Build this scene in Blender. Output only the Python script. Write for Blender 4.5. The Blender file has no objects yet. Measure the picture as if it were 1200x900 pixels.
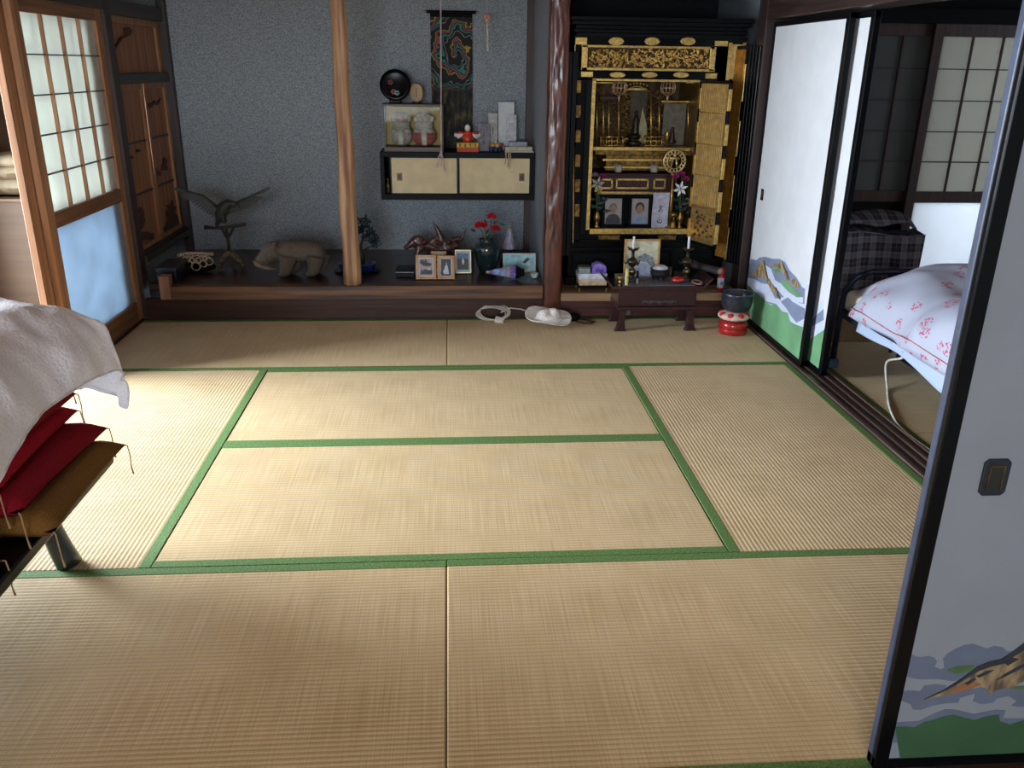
import bpy, bmesh, math, random
from mathutils import Vector, Matrix, noise
random.seed(7)
R = math.radians
SC = bpy.context.scene
COL = SC.collection
# ------------------------------------------------------------------ camera
CAM = Vector((0.021698, -1.399828, 1.460114))
FPX = 991.26
def _basis():
    p, y, ro = R(20.568), R(4.3692), R(0.8546)
    f = Vector((math.sin(y)*math.cos(p), math.cos(y)*math.cos(p), -math.sin(p)))
    r = Vector((math.cos(y), -math.sin(y), 0)); u = r.cross(f)
    return r*math.cos(ro)+u*math.sin(ro), -r*math.sin(ro)+u*math.cos(ro), f
CR, CU, CD = _basis()
cd = bpy.data.cameras.new('camera'); cam = bpy.data.objects.new('camera', cd); COL.objects.link(cam)
cam.matrix_world = Matrix(((CR.x, CU.x, -CD.x, CAM.x), (CR.y, CU.y, -CD.y, CAM.y), (CR.z, CU.z, -CD.z, CAM.z), (0, 0, 0, 1)))
cd.sensor_width = 36; cd.sensor_fit = 'HORIZONTAL'; cd.lens = FPX/1200*36; cd.clip_start = 0.05
SC.camera = cam
# ------------------------------------------------------------------ light
w = bpy.data.worlds.new('world'); SC.world = w; w.use_nodes = True
w.node_tree.nodes['Background'].inputs[0].default_value = (0.62, 0.78, 1.0, 1)
w.node_tree.nodes['Background'].inputs[1].default_value = 1.5
def area(name, loc, direction, sx, sy, power, col):
    l = bpy.data.lights.new(name, 'AREA'); l.shape = 'RECTANGLE'; l.size = sx; l.size_y = sy
    l.energy = power; l.color = col
    o = bpy.data.objects.new(name, l); COL.objects.link(o); o.location = loc
    o.rotation_euler = Vector(direction).to_track_quat('-Z', 'Z').to_euler()
    return o
area('daylight_garden', (-4.5, 2.5, 2.0), (1, -0.14, -0.27), 5.6, 2.6, 1780, (0.80, 0.90, 1.0))
area('daylight_back_room', (-0.9, -4.7, 1.35), (0.2, 1, -0.02), 1.8, 1.5, 150, (0.80, 0.90, 1.0))
area('daylight_bed_room_window', (3.25, 4.4, 1.2), (0, -1, -0.1), 1.3, 1.8, 24, (0.95, 0.97, 1.0))
area('added_bedroom_side_light', (5.3, 1.6, 1.6), (-1, 0, -0.35), 2.0, 1.4, 8, (0.85, 0.92, 1.0))  # added lamp inside the bedroom, extra brightness from the unseen side
vs = SC.view_settings
SC.display_settings.display_device = 'sRGB'
vs.view_transform = 'Standard'; vs.look = 'None'; vs.gamma = 1; vs.use_curve_mapping = False
vs.exposure = 0.5
SC.cycles.max_bounces = 8; SC.cycles.diffuse_bounces = 5; SC.cycles.transparent_max_bounces = 12
SC.cycles.sample_clamp_indirect = 6; SC.cycles.use_denoising = True
SC.cycles.caustics_reflective = False; SC.cycles.caustics_refractive = False
# ------------------------------------------------------------------ helpers
def ray(px, py): return CD + CR*((px-600)/FPX) - CU*((py-450)/FPX)
def A(px, py, Y):
    v = ray(px, py); return CAM + v*((Y-CAM.y)/v.y)
def AX(px, py, X):
    v = ray(px, py); return CAM + v*((X-CAM.x)/v.x)
def AZ(px, py, Z):
    v = ray(px, py); return CAM + v*((Z-CAM.z)/v.z)
def lin(c):
    return tuple(((v/255)/12.92 if v/255 <= .04045 else ((v/255+.055)/1.055)**2.4) for v in c)+(1,)
MATS = {}
def _p(name):
    m = bpy.data.materials.new(name); m.use_nodes = True
    n = m.node_tree; return m, n, n.nodes['Principled BSDF']
def mat(name, col, rough=.6, metal=0, var=.12, scale=30, bump=0, coat=0, spec=.5, stretch=(1, 1, 1), col2=None, detail=4):
    """procedural noise-mottled surface"""
    if name in MATS: return MATS[name]
    m, nt, b = _p(name); L = nt.links
    tc = nt.nodes.new('ShaderNodeTexCoord'); mp = nt.nodes.new('ShaderNodeMapping'); mp.inputs['Scale'].default_value = stretch
    no = nt.nodes.new('ShaderNodeTexNoise'); no.inputs['Scale'].default_value = scale; no.inputs['Detail'].default_value = detail
    L.new(tc.outputs['Object'], mp.inputs[0]); L.new(mp.outputs[0], no.inputs['Vector'])
    cr = nt.nodes.new('ShaderNodeValToRGB'); c = lin(col); c2 = lin(col2) if col2 else tuple(v*(1-2.2*var) for v in c[:3])+(1,)
    c1 = c if col2 else tuple(min(1, v*(1+var)) for v in c[:3])+(1,)
    cr.color_ramp.elements[0].position = .35; cr.color_ramp.elements[1].position = .65
    cr.color_ramp.elements[0].color = c2; cr.color_ramp.elements[1].color = c1
    L.new(no.outputs[0], cr.inputs[0]); L.new(cr.outputs[0], b.inputs['Base Color'])
    b.inputs['Roughness'].default_value = rough; b.inputs['Metallic'].default_value = metal
    b.inputs['Coat Weight'].default_value = coat; b.inputs['Coat Roughness'].default_value = .08
    b.inputs['Specular IOR Level'].default_value = spec
    if bump:
        bp = nt.nodes.new('ShaderNodeBump'); bp.inputs['Strength'].default_value = min(1, bump); bp.inputs['Distance'].default_value = .004*max(1, bump)
        L.new(no.outputs[0], bp.inputs['Height']); L.new(bp.outputs[0], b.inputs['Normal'])
    MATS[name] = m; return m
def wood(name, c1, c2, axis='x', rough=.45, scale=1.0, coat=0, bump=.25, spec=.5):
    if name in MATS: return MATS[name]
    s = {'x': (2.0, 45, 45), 'y': (45, 2.0, 45), 'z': (45, 45, 2.0)}[axis]
    return mat(name, c1, rough, 0, 0, 1.0*scale, bump, coat, spec, s, c2, 5)
def emit(name, col, s):
    m, nt, b = _p(name); b.inputs['Base Color'].default_value = lin(col); b.inputs['Emission Color'].default_value = lin(col); b.inputs['Emission Strength'].default_value = s
    return m
def paper(name, col, trans=.6, rough=.9, gl=0.0, mottled=.04):
    """translucent sheet: shoji paper, frosted glass, thin cloth"""
    m = bpy.data.materials.new(name); m.use_nodes = True; nt = m.node_tree; L = nt.links; nt.nodes.clear()
    out = nt.nodes.new('ShaderNodeOutputMaterial'); d = nt.nodes.new('ShaderNodeBsdfDiffuse'); t = nt.nodes.new('ShaderNodeBsdfTranslucent')
    mx = nt.nodes.new('ShaderNodeMixShader'); mx.inputs[0].default_value = trans
    tc = nt.nodes.new('ShaderNodeTexCoord'); no = nt.nodes.new('ShaderNodeTexNoise'); no.inputs['Scale'].default_value = 7; L.new(tc.outputs['Object'], no.inputs['Vector'])
    cr = nt.nodes.new('ShaderNodeValToRGB'); c = lin(col); cr.color_ramp.elements[0].color = tuple(v*(1-2*mottled) for v in c[:3])+(1,); cr.color_ramp.elements[1].color = c
    L.new(no.outputs[0], cr.inputs[0]); L.new(cr.outputs[0], d.inputs[0]); L.new(cr.outputs[0], t.inputs[0])
    L.new(d.outputs[0], mx.inputs[1]); L.new(t.outputs[0], mx.inputs[2]); last = mx
    if gl:
        g = nt.nodes.new('ShaderNodeBsdfGlossy'); g.inputs['Roughness'].default_value = .3; m2 = nt.nodes.new('ShaderNodeMixShader'); m2.inputs[0].default_value = gl
        L.new(mx.outputs[0], m2.inputs[1]); L.new(g.outputs[0], m2.inputs[2]); last = m2
    L.new(last.outputs[0], out.inputs[0]); return m
def clear_glass():
    m = bpy.data.materials.new('clear_glass'); m.use_nodes = True; nt = m.node_tree; L = nt.links; nt.nodes.clear()
    out = nt.nodes.new('ShaderNodeOutputMaterial'); t = nt.nodes.new('ShaderNodeBsdfTransparent'); g = nt.nodes.new('ShaderNodeBsdfGlossy')
    g.inputs['Roughness'].default_value = .03; t.inputs[0].default_value = (.93, .95, .94, 1)
    fr = nt.nodes.new('ShaderNodeFresnel'); fr.inputs[0].default_value = 1.12; mx = nt.nodes.new('ShaderNodeMixShader')
    L.new(fr.outputs[0], mx.inputs[0]); L.new(t.outputs[0], mx.inputs[1]); L.new(g.outputs[0], mx.inputs[2]); L.new(mx.outputs[0], out.inputs[0]); return m

class MB:
    def __init__(s): s.bm = bmesh.new(); s.mi = 0
    def _new(s, verts, faces, M=None):
        vs = [s.bm.verts.new((M @ Vector(v)) if M else Vector(v)) for v in verts]
        for f in faces:
            try: fc = s.bm.faces.new([vs[i] for i in f]); fc.material_index = s.mi
            except ValueError: pass
        return vs
    def box(s, x0, y0, z0, x1, y1, z1, M=None, taper=None):
        x0, x1 = sorted((x0, x1)); y0, y1 = sorted((y0, y1)); z0, z1 = sorted((z0, z1))
        v = [(x0, y0, z0), (x1, y0, z0), (x1, y1, z0), (x0, y1, z0), (x0, y0, z1), (x1, y0, z1), (x1, y1, z1), (x0, y1, z1)]
        if taper:
            cx, cy = (x0+x1)/2, (y0+y1)/2
            v = v[:4]+[(cx+(a-cx)*taper, cy+(b-cy)*taper, c) for a, b, c in v[4:]]
        s._new(v, [(0, 3, 2, 1), (4, 5, 6, 7), (0, 1, 5, 4), (1, 2, 6, 5), (2, 3, 7, 6), (3, 0, 4, 7)], M); return s
    def cbox(s, c, d, M=None):
        return s.box(c[0]-d[0]/2, c[1]-d[1]/2, c[2]-d[2]/2, c[0]+d[0]/2, c[1]+d[1]/2, c[2]+d[2]/2, M)
    def lathe(s, prof, c=(0, 0, 0), seg=24, sx=1, sy=1, M=None, wob=0):
        rings = []
        for k, (r, z) in enumerate(prof):
            ring = []
            for i in range(seg):
                a = 2*math.pi*i/seg; rr = r*(1+wob*math.sin(a*3+k)*.5)
                p = Vector((c[0]+rr*sx*math.cos(a), c[1]+rr*sy*math.sin(a), c[2]+z)); ring.append(s.bm.verts.new(M @ p if M else p))
            rings.append(ring)
        for a, b in zip(rings, rings[1:]):
            for i in range(seg):
                f = s.bm.faces.new((a[i], a[(i+1) % seg], b[(i+1) % seg], b[i])); f.material_index = s.mi
        for rg, fl in ((rings[0], True), (rings[-1], False)):
            f = s.bm.faces.new(rg[::-1] if fl else rg); f.material_index = s.mi
        return s
    def tube(s, pts, rad, seg=8, flat=1.0):
        pts = [Vector(p) for p in pts]; n = len(pts)
        if not hasattr(rad, '__len__'): rad = [rad]*n
        rings = []; up = None
        for i, p in enumerate(pts):
            t = (pts[min(i+1, n-1)]-pts[max(i-1, 0)])
            t = t.normalized() if t.length > 1e-9 else Vector((0, 0, 1))
            if up is None: up = Vector((0, 0, 1)) if abs(t.z) < .9 else Vector((0, 1, 0))
            a = t.cross(up); a = a.normalized() if a.length > 1e-6 else Vector((1, 0, 0)); b = a.cross(t).normalized(); up = b
            rings.append([s.bm.verts.new(p+(a*math.cos(2*math.pi*k/seg)+b*flat*math.sin(2*math.pi*k/seg))*rad[i]) for k in range(seg)])
        for a, b in zip(rings, rings[1:]):
            for i in range(seg):
                f = s.bm.faces.new((a[i], a[(i+1) % seg], b[(i+1) % seg], b[i])); f.material_index = s.mi
        for rg in (rings[0][::-1], rings[-1]):
            f = s.bm.faces.new(rg); f.material_index = s.mi
        return s
    def ball(s, c, r, seg=12, rings=8, M=None):
        if not hasattr(r, '__len__'): r = (r, r, r)
        prof = [(math.sin(math.pi*(i+.001)/(rings+.002)), -math.cos(math.pi*(i+.001)/(rings+.002))) for i in range(rings+1)]
        MM = (M or Matrix()) @ Matrix.Translation(c) @ Matrix.Diagonal((r[0], r[1], r[2], 1))
        return s.lathe([(max(a, .02), b) for a, b in prof], seg=seg, M=MM)
    def prism(s, poly, d0, d1, plane='xz', M=None):
        """2-D outline pushed through from d0 to d1 along the plane's normal"""
        f = {'xz': lambda a, b, d: (a, d, b), 'yz': lambda a, b, d: (d, a, b), 'xy': lambda a, b, d: (a, b, d)}[plane]
        n = len(poly)
        v = [f(a, b, d0) for a, b in poly]+[f(a, b, d1) for a, b in poly]
        s._new(v, [tuple(range(n))[::-1], tuple(range(n, 2*n))]+[(i, (i+1) % n, n+(i+1) % n, n+i) for i in range(n)], M); return s
    def grid(s, fn, nu, nv):
        vs = [[s.bm.verts.new(fn(u/nu, v/nv)) for v in range(nv+1)] for u in range(nu+1)]
        for i in range(nu):
            for j in range(nv):
                f = s.bm.faces.new((vs[i][j], vs[i+1][j], vs[i+1][j+1], vs[i][j+1])); f.material_index = s.mi
        return s
    def torus(s, c, R0, r, seg=20, sg=6, M=None, arc=1.0, plane='xz'):
        pts = []
        for i in range(seg+1):
            a = 2*math.pi*arc*i/seg
            p = {'xz': (R0*math.cos(a), 0, R0*math.sin(a)), 'xy': (R0*math.cos(a), R0*math.sin(a), 0), 'yz': (0, R0*math.cos(a), R0*math.sin(a))}[plane]
            p = Vector(c)+Vector(p); pts.append(M @ p if M else p)
        return s.tube(pts, r, sg)
    def done(s, name, m, parent=None, smooth=False, bevel=0, rem=0, sub=0, solid=0, label=None, stuff=False, bseg=2):
        bmesh.ops.recalc_face_normals(s.bm, faces=s.bm.faces)
        me = bpy.data.meshes.new(name); s.bm.to_mesh(me); s.bm.free()
        for mm in (m if isinstance(m, (list, tuple)) else [m]): me.materials.append(mm)
        o = bpy.data.objects.new(name, me); COL.objects.link(o)
        if parent: o.parent = parent
        if smooth: me.polygons.foreach_set('use_smooth', [True]*len(me.polygons))
        if solid: md = o.modifiers.new('s', 'SOLIDIFY'); md.thickness = solid; md.offset = 0
        if rem: md = o.modifiers.new('r', 'REMESH'); md.mode = 'VOXEL'; md.voxel_size = rem; md.use_smooth_shade = True; m2 = o.modifiers.new('sm', 'SMOOTH'); m2.iterations = 3; m2.factor = .5
        if bevel: md = o.modifiers.new('b', 'BEVEL'); md.width = bevel; md.segments = bseg; md.limit_method = 'ANGLE'; md.angle_limit = R(40)
        if sub: md = o.modifiers.new('u', 'SUBSURF'); md.levels = sub; md.render_levels = sub
        if label: o['label'] = label
        if stuff: o['kind'] = 'stuff'
        return o
def thing(name, label, cat, loc=(0, 0, 0), rz=0, group=None):
    o = bpy.data.objects.new(name, None); COL.objects.link(o); o.location = loc; o.rotation_euler = (0, 0, rz)
    o.empty_display_size = .05; o['label'] = label; o['category'] = cat
    if group: o['group'] = group
    return o
def tag(o, label, cat, group=None, loc=None):
    o['label'] = label; o['category'] = cat
    if group: o['group'] = group
    if loc is not None: o.location = loc
    return o
def st(o, label=None):
    o['kind'] = 'structure'
    if label: o['label'] = label
    return o
def root(name, label=None, loc=(0, 0, 0)):
    o = bpy.data.objects.new(name, None); COL.objects.link(o); o.location = loc; o.empty_display_size = .05
    return st(o, label)
def cp(o, parent=None, **kw):
    c = o.copy(); COL.objects.link(c)
    if parent is not None: c.parent = parent
    return c
def cptree(o, loc, rz=0, label=None):
    c = cp(o); c.location = loc; c.rotation_euler = (0, 0, rz)
    if label: c['label'] = label
    for ch in o.children:
        d = cp(ch, c)
        for g in ch.children: cp(g, d)
    return c
def Rz(a): return Matrix.Rotation(a, 4, 'Z')
def TR(*v): return Matrix.Translation(v)

def smooth_path(pts, n=6):
    """Catmull-Rom through the points"""
    P_ = [Vector(p) for p in pts]; P_ = [P_[0]*2-P_[1]]+P_+[P_[-1]*2-P_[-2]]; out = []
    for i in range(1, len(P_)-2):
        a, b, c, d = P_[i-1:i+3]
        for k in range(n):
            t = k/n; out.append(.5*((2*b)+(c-a)*t+(2*a-5*b+4*c-d)*t*t+(3*b-a-3*c+d)*t**3))
    return out+[P_[-2]]
# ------------------------------------------------------------------ shared materials
W = 0.91
M_cedar = wood('honey_cedar', (176, 128, 90), (138, 96, 64), 'z', .5)
M_cedarx = wood('honey_cedar_level', (140, 98, 66), (104, 70, 46), 'y', .5)
M_dark = wood('dark_timber', (62, 42, 36), (42, 28, 25), 'z', .45)
M_darkx = wood('dark_timber_level', (66, 44, 37), (44, 29, 25), 'x', .4)
M_darky = wood('dark_timber_depth', (60, 44, 40), (40, 30, 28), 'y', .4)
M_lac = mat('black_lacquer', (9, 9, 11), .25, var=.1, coat=0, spec=.14)
M_lacm = mat('black_lacquer_satin', (9, 10, 13), .35, var=.1, spec=.14)
M_gold = mat('gold_leaf', (214, 178, 104), .36, .9, var=.16, scale=60, bump=.15)
M_goldd = mat('old_gold', (128, 98, 50), .45, .85, var=.3, scale=45, bump=.2)
M_goldp = mat('gold_paint', (120, 92, 46), .5, .6, var=.15, scale=50)
M_brass = mat('aged_brass', (150, 118, 62), .35, .9, var=.2)
M_bronze = mat('dark_bronze', (58, 52, 42), .4, .7, var=.3, scale=60, bump=.3)
M_paperw = mat('white_card', (205, 208, 210), .8, var=.03)
M_fusuma = mat('fusuma_paper', (208, 210, 214), .85, var=.02, scale=9)
M_wall = mat('engawa_plaster', (170, 160, 140), .9, var=.06)
M_black = mat('matt_black', (10, 10, 12), .7, var=.1, spec=.15)
M_red = mat('vermilion', (185, 40, 28), .35, var=.1)
M_glass = clear_glass()

def sand_wall():
    m, nt, b = _p('blue_grey_sand_plaster'); L = nt.links; N = nt.nodes.new
    tc = N('ShaderNodeTexCoord'); n1 = N('ShaderNodeTexNoise'); n1.inputs['Scale'].default_value = 140; n1.inputs['Detail'].default_value = 3
    n2 = N('ShaderNodeTexNoise'); n2.inputs['Scale'].default_value = 3; v = N('ShaderNodeTexVoronoi'); v.inputs['Scale'].default_value = 55
    for n in (n1, n2, v): L.new(tc.outputs['Object'], n.inputs['Vector'])
    r1 = N('ShaderNodeValToRGB'); e = r1.color_ramp.elements; e[0].position = .38; e[0].color = lin((112, 120, 127)); e[1].position = .62; e[1].color = lin((164, 172, 178))
    L.new(n1.outputs[0], r1.inputs[0])
    r2 = N('ShaderNodeValToRGB'); e = r2.color_ramp.elements; e[0].position = .10; e[0].color = (1, 1, 1, 1); e[1].position = .2; e[1].color = (0, 0, 0, 1)
    L.new(v.outputs['Distance'], r2.inputs[0])
    gt = N('ShaderNodeMath'); gt.operation = 'GREATER_THAN'; gt.inputs[1].default_value = .55; L.new(v.outputs['Color'], gt.inputs[0])
    mu = N('ShaderNodeMath'); mu.operation = 'MULTIPLY'; L.new(r2.outputs[0], mu.inputs[0]); L.new(gt.outputs[0], mu.inputs[1])
    mx = N('ShaderNodeMix'); mx.data_type = 'RGBA'; L.new(mu.outputs[0], mx.inputs['Factor']); L.new(r1.outputs[0], mx.inputs['A']); mx.inputs['B'].default_value = lin((196, 200, 196))
    L.new(mx.outputs['Result'], b.inputs['Base Color']); b.inputs['Roughness'].default_value = .85
    bp = N('ShaderNodeBump'); bp.inputs['Strength'].default_value = .5; bp.inputs['Distance'].default_value = .003; L.new(n1.outputs[0], bp.inputs['Height']); L.new(bp.outputs[0], b.inputs['Normal'])
    return m
M_sand = sand_wall()

def straw():
    """woven rush: weft bars across the warp lines, warm and cool straw mixed"""
    m, nt, b = _p('tatami_rush'); L = nt.links; N = nt.nodes.new
    tc = N('ShaderNodeTexCoord'); mp = N('ShaderNodeMapping'); mp.inputs['Scale'].default_value = (260, 3, 1)
    n1 = N('ShaderNodeTexNoise'); n1.inputs['Scale'].default_value = 1; n1.inputs['Detail'].default_value = 4
    L.new(tc.outputs['Object'], mp.inputs[0]); L.new(mp.outputs[0], n1.inputs['Vector'])
    n2 = N('ShaderNodeTexNoise'); n2.inputs['Scale'].default_value = 5; L.new(tc.outputs['Object'], n2.inputs['Vector'])
    r1 = N('ShaderNodeValToRGB'); e = r1.color_ramp.elements; e[0].position = .3; e[0].color = lin((184, 154, 108)); e[1].position = .7; e[1].color = lin((208, 181, 136))
    L.new(n1.outputs[0], r1.inputs[0])
    r2 = N('ShaderNodeValToRGB'); e = r2.color_ramp.elements; e[0].position = .35; e[0].color = (.90, .88, .82, 1); e[1].position = .65; e[1].color = (1, 1, 1, 1)
    L.new(n2.outputs[0], r2.inputs[0])
    sx = N('ShaderNodeSeparateXYZ'); L.new(tc.outputs['Object'], sx.inputs[0])
    mu = N('ShaderNodeMath'); mu.operation = 'MULTIPLY'; mu.inputs[1].default_value = math.pi*2/.0152; L.new(sx.outputs['Y'], mu.inputs[0])
    co = N('ShaderNodeMath'); co.operation = 'COSINE'; L.new(mu.outputs[0], co.inputs[0])
    r3 = N('ShaderNodeMapRange'); r3.inputs['From Min'].default_value = -1; r3.inputs['From Max'].default_value = -.3; r3.inputs['To Min'].default_value = .74; r3.inputs['To Max'].default_value = 1; L.new(co.outputs[0], r3.inputs[0])  # shade of the rib grooves put into the rush colour
    m1 = N('ShaderNodeMix'); m1.data_type = 'RGBA'; m1.blend_type = 'MULTIPLY'; m1.inputs['Factor'].default_value = 1; L.new(r1.outputs[0], m1.inputs['A']); L.new(r2.outputs[0], m1.inputs['B'])
    m2 = N('ShaderNodeMix'); m2.data_type = 'RGBA'; m2.blend_type = 'MULTIPLY'; m2.inputs['Factor'].default_value = 1; L.new(m1.outputs['Result'], m2.inputs['A']); L.new(r3.outputs[0], m2.inputs['B'])
    L.new(m2.outputs['Result'], b.inputs['Base Color']); b.inputs['Roughness'].default_value = .62; b.inputs['Specular IOR Level'].default_value = .35; b.inputs['Sheen Weight'].default_value = .16; b.inputs['Sheen Roughness'].default_value = .55; b.inputs['Sheen Tint'].default_value = (1, .93, .8, 1)
    bp = N('ShaderNodeBump'); bp.inputs['Strength'].default_value = .35; bp.inputs['Distance'].default_value = .0015; L.new(n1.outputs[0], bp.inputs['Height']); L.new(bp.outputs[0], b.inputs['Normal'])
    return m
M_straw = straw()
M_hem = mat('green_mat_hem', (92, 124, 62), .75, var=.22, scale=1, stretch=(160, 160, 1), bump=.4)
M_core = mat('mat_core', (120, 100, 66), .9)

# ------------------------------------------------------------------ floor of tatami
def make_mat(parent, cx, cy, along_y, L_=1.82, Wd=.91, dz=0, ribs=True, amp=.0011, fold=.034):
    """one mat: ribbed rush face with real grooves, hems on both long sides"""
    g = .0016; hl = L_/2-g; hw = Wd/2-g; t = .055
    mb = MB(); n = 56; inner = hw-fold
    prof = [(-hw, -t), (-hw, -.002), (-inner, -.0008)]
    pitch = .0152; k = int(inner*2/pitch*4)
    for i in range(k+1):
        y = -inner+2*inner*i/k; prof.append((y, -.0008-amp*(1-math.cos(y*2*math.pi/pitch+0.0))*.5 if False else -amp*.5*(1-math.cos(2*math.pi*y/pitch))-.0002))
    prof += [(inner, -.0008), (hw, -.002), (hw, -t)]
    xs = [-hl, -hl+.004, hl-.004, hl]
    rows = []
    for j, x in enumerate(xs):
        drop = .003 if j in (0, 3) else 0
        rows.append([mb.bm.verts.new((x, y, z-(drop if z > -.05 else 0))) for y, z in prof])
    for a, b in zip(rows, rows[1:]):
        for i in range(len(prof)-1): mb.bm.faces.new((a[i], a[i+1], b[i+1], b[i]))
    mb.bm.faces.new(rows[0][::-1]); mb.bm.faces.new(rows[-1])
    o = mb.done('tatami_mat', M_straw, parent); o.location = (cx, cy, dz); o.rotation_euler = (0, 0, R(90) if along_y else 0)
    for s in (-1, 1):
        h = MB().box(-hl+.0005, s*(inner-.001), -.010, hl-.0005, s*hw, .0008)
        h.done('mat_hem', M_hem, o, bevel=.0008, bseg=1)
    return o
st(MB().box(-3.06, -5.0, -.2, 5.75, 4.85, -.125).done('floor', M_core), 'ground under the floor boards')
st(MB().box(-1.84, 3.64, -.12, 1.84, 3.70, -.001).done('trim_21', M_darkx), 'dark strip between the mats and the alcove risers')
floor = root('floor', 'tatami floor of eight straw mats with green cloth hems')
base = st(MB().box(-1.84, 0, -.12, 1.84, 3.64, -.056).done('subfloor', M_core, floor))
for (x, y, v, dz) in ((-.91, 3.185, 0, 0), (.91, 3.185, 0, .0008), (-1.365, 1.82, 1, 0), (1.365, 1.82, 1, .0006), (0, 2.275, 0, -.0008), (0, 1.365, 0, .0004), (-.91, .455, 0, 0), (.91, .455, 0, .0018)):
    make_mat(floor, x, y, v, dz=dz)
floor2 = root('floor', 'tatami floor of the bedroom beyond the sliding doors')
MB().box(1.98, -.1, -.12, 5.65, 3.64, -.056).done('subfloor', M_core, floor2)
for (x, y, v) in ((2.435, 2.73, 1), (2.435, .91, 1), (3.80, 3.185, 0), (3.80, 2.275, 0), (3.80, 1.365, 0), (3.8, .455, 0), (5.165, 2.73, 1), (5.165, .91, 1)): make_mat(floor2, x, y, v)
floor3 = root('floor', 'tatami floor of the room the picture is taken from')
MB().box(-2.0, -4.9, -.12, 2.0, -.12, -.056).done('subfloor', M_core, floor3)
for (x, y, v) in ((-.91, -.6, 0), (.91, -.6, 0), (-.91, -1.51, 0), (.91, -1.51, 0)): make_mat(floor3, x, y, v)
st(MB().box(-1.84, -4.9, -.056, 1.84, -1.965, 0).done('floor', M_straw), 'plain rush floor further back in the near room')
# engawa boards
fl4 = root('floor', 'board floor of the corridor behind the paper doors')
for i in range(8):
    bd = MB().box(-2.98+i*.1325, -4.9, -.04, -2.98+i*.1325+.130, 4.85, -.004).done('floor_board', wood('corridor_board', (150, 112, 78), (120, 86, 58), 'y', .35), fl4, bevel=.002, bseg=1)

# ------------------------------------------------------------------ walls and ceilings
def wall(name, *b, m=None, label=None): return st(MB().box(*b).done(name, m or M_sand), label)
wall('wall_back', -1.95, 4.73, -.05, .60, 4.85, 2.5, label='blue grey sand plaster back wall of the display alcove')
wall('wall_back', .66, 4.73, -.05, 2.0, 4.85, 2.5, m=mat('alcove_dark_plaster', (22, 25, 29), .9, var=.1), label='dark back wall of the altar alcove')
wall('wall_middle', .60, 3.73, -.05, .66, 4.85, 2.5, label='narrow blue grey plaster partition between the alcoves')
wall('wall_left', -1.90, 3.74, -.05, -1.84, 4.73, .34, label='low blue grey plaster wall under the carved wooden window')
wall('wall_left', -1.90, 3.62, 1.78, -1.84, 4.73, 2.5, label='plaster above the carved wooden window')
wall('wall_left', -1.90, -4.9, 1.84, -1.84, 3.64, 2.5, label='plaster above the paper doors')
wall('wall_left', -1.90, -4.9, -.05, -1.84, -2.7, 1.84)
wall('wall_back', 1.85, 3.66, -.05, 1.97, 4.85, 2.5, label='plaster behind the corner post')
wall('wall_right', 1.85, 0, 1.86, 1.96, 3.66, 2.5, label='plaster above the painted sliding doors')
wall('wall_right', 1.85, -4.9, -.05, 1.96, -.06, 2.5)
wall('wall_front', -1.9, -.06, 1.80, 1.9, .04, 2.5, label='plaster above the opening to the near room')
wall('wall_rear', -3.0, -5.0, -.05, 2.0, -4.9, 2.5, m=M_wall)
# bedroom shell
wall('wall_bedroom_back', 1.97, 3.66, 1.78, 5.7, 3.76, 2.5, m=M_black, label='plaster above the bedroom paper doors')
wall('wall_bedroom_back', 4.05, 3.66, -.05, 5.7, 3.76, 1.78, m=M_sand)
wall('wall_bedroom_right', 5.65, -.2, -.05, 5.75, .6, 2.5, m=M_sand)
wall('wall_bedroom_right', 5.65, 2.6, -.05, 5.75, 3.76, 2.5, m=M_sand)
wall('wall_bedroom_right', 5.65, .6, -.05, 5.75, 2.6, .8, m=M_sand)
wall('wall_bedroom_right', 5.65, .6, 1.9, 5.75, 2.6, 2.5, m=M_sand)
wall('wall_bedroom_front', 1.96, -.2, -.05, 5.7, -.1, 2.5, m=M_sand)
# behind the bedroom doors: a small dark lumber room on the left, a lit passage on the right
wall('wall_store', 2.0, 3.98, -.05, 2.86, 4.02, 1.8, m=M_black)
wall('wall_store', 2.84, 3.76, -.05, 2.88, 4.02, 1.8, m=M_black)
# corridor end and outer side
M_ply = wood('corridor_ply', (82, 60, 37), (68, 49, 30), 'x', .55, .4)
wall('wall_corridor_end', -3.0, 4.72, -.05, -1.9, 4.82, 2.5, m=M_ply, label='brown boarded end wall of the corridor')
wall('wall_corridor_outer', -3.06, -4.9, 1.86, -2.98, 4.82, 2.5, m=M_wall)
wall('wall_corridor_outer', -3.06, 3.7, -.05, -2.98, 4.82, 1.86, m=M_ply)
wall('wall_corridor_outer', -3.06, -4.9, -.05, -2.98, -.6, 1.86, m=M_wall)
st(MB().box(-3.06, -.6, -.05, -2.98, 3.7, .02).done('trim_1', M_darky), 'sill of the garden doors')
wn = root('window_1', 'garden window frame along the corridor')
for y in (-.6, .47, 1.54, 2.62, 3.66): MB().box(-3.04, y, .02, -3.0, y+.04, 1.86).done('window_post', M_dark, wn)
MB().box(-3.04, -.6, 1.80, -3.0, 3.7, 1.86).done('window_head', M_darky, wn)
# ceilings
M_ceil = wood('ceiling_board', (190, 150, 110), (160, 124, 88), 'x', .6)
cl = root('ceiling', 'boarded wooden ceiling')
for i in range(11):
    MB().box(-1.9, -4.9+i*.888, 2.44, 5.75, -4.9+i*.888+.880, 2.46).done('ceiling_board', M_ceil, cl)
MB().box(-3.06, -4.9, 2.47, 5.75, 4.86, 2.5).done('ceiling_backing', M_black, cl)
MB().box(-3.06, -4.9, 2.40, -1.9, 4.86, 2.44).done('corridor_ceiling', M_ceil, cl)

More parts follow.
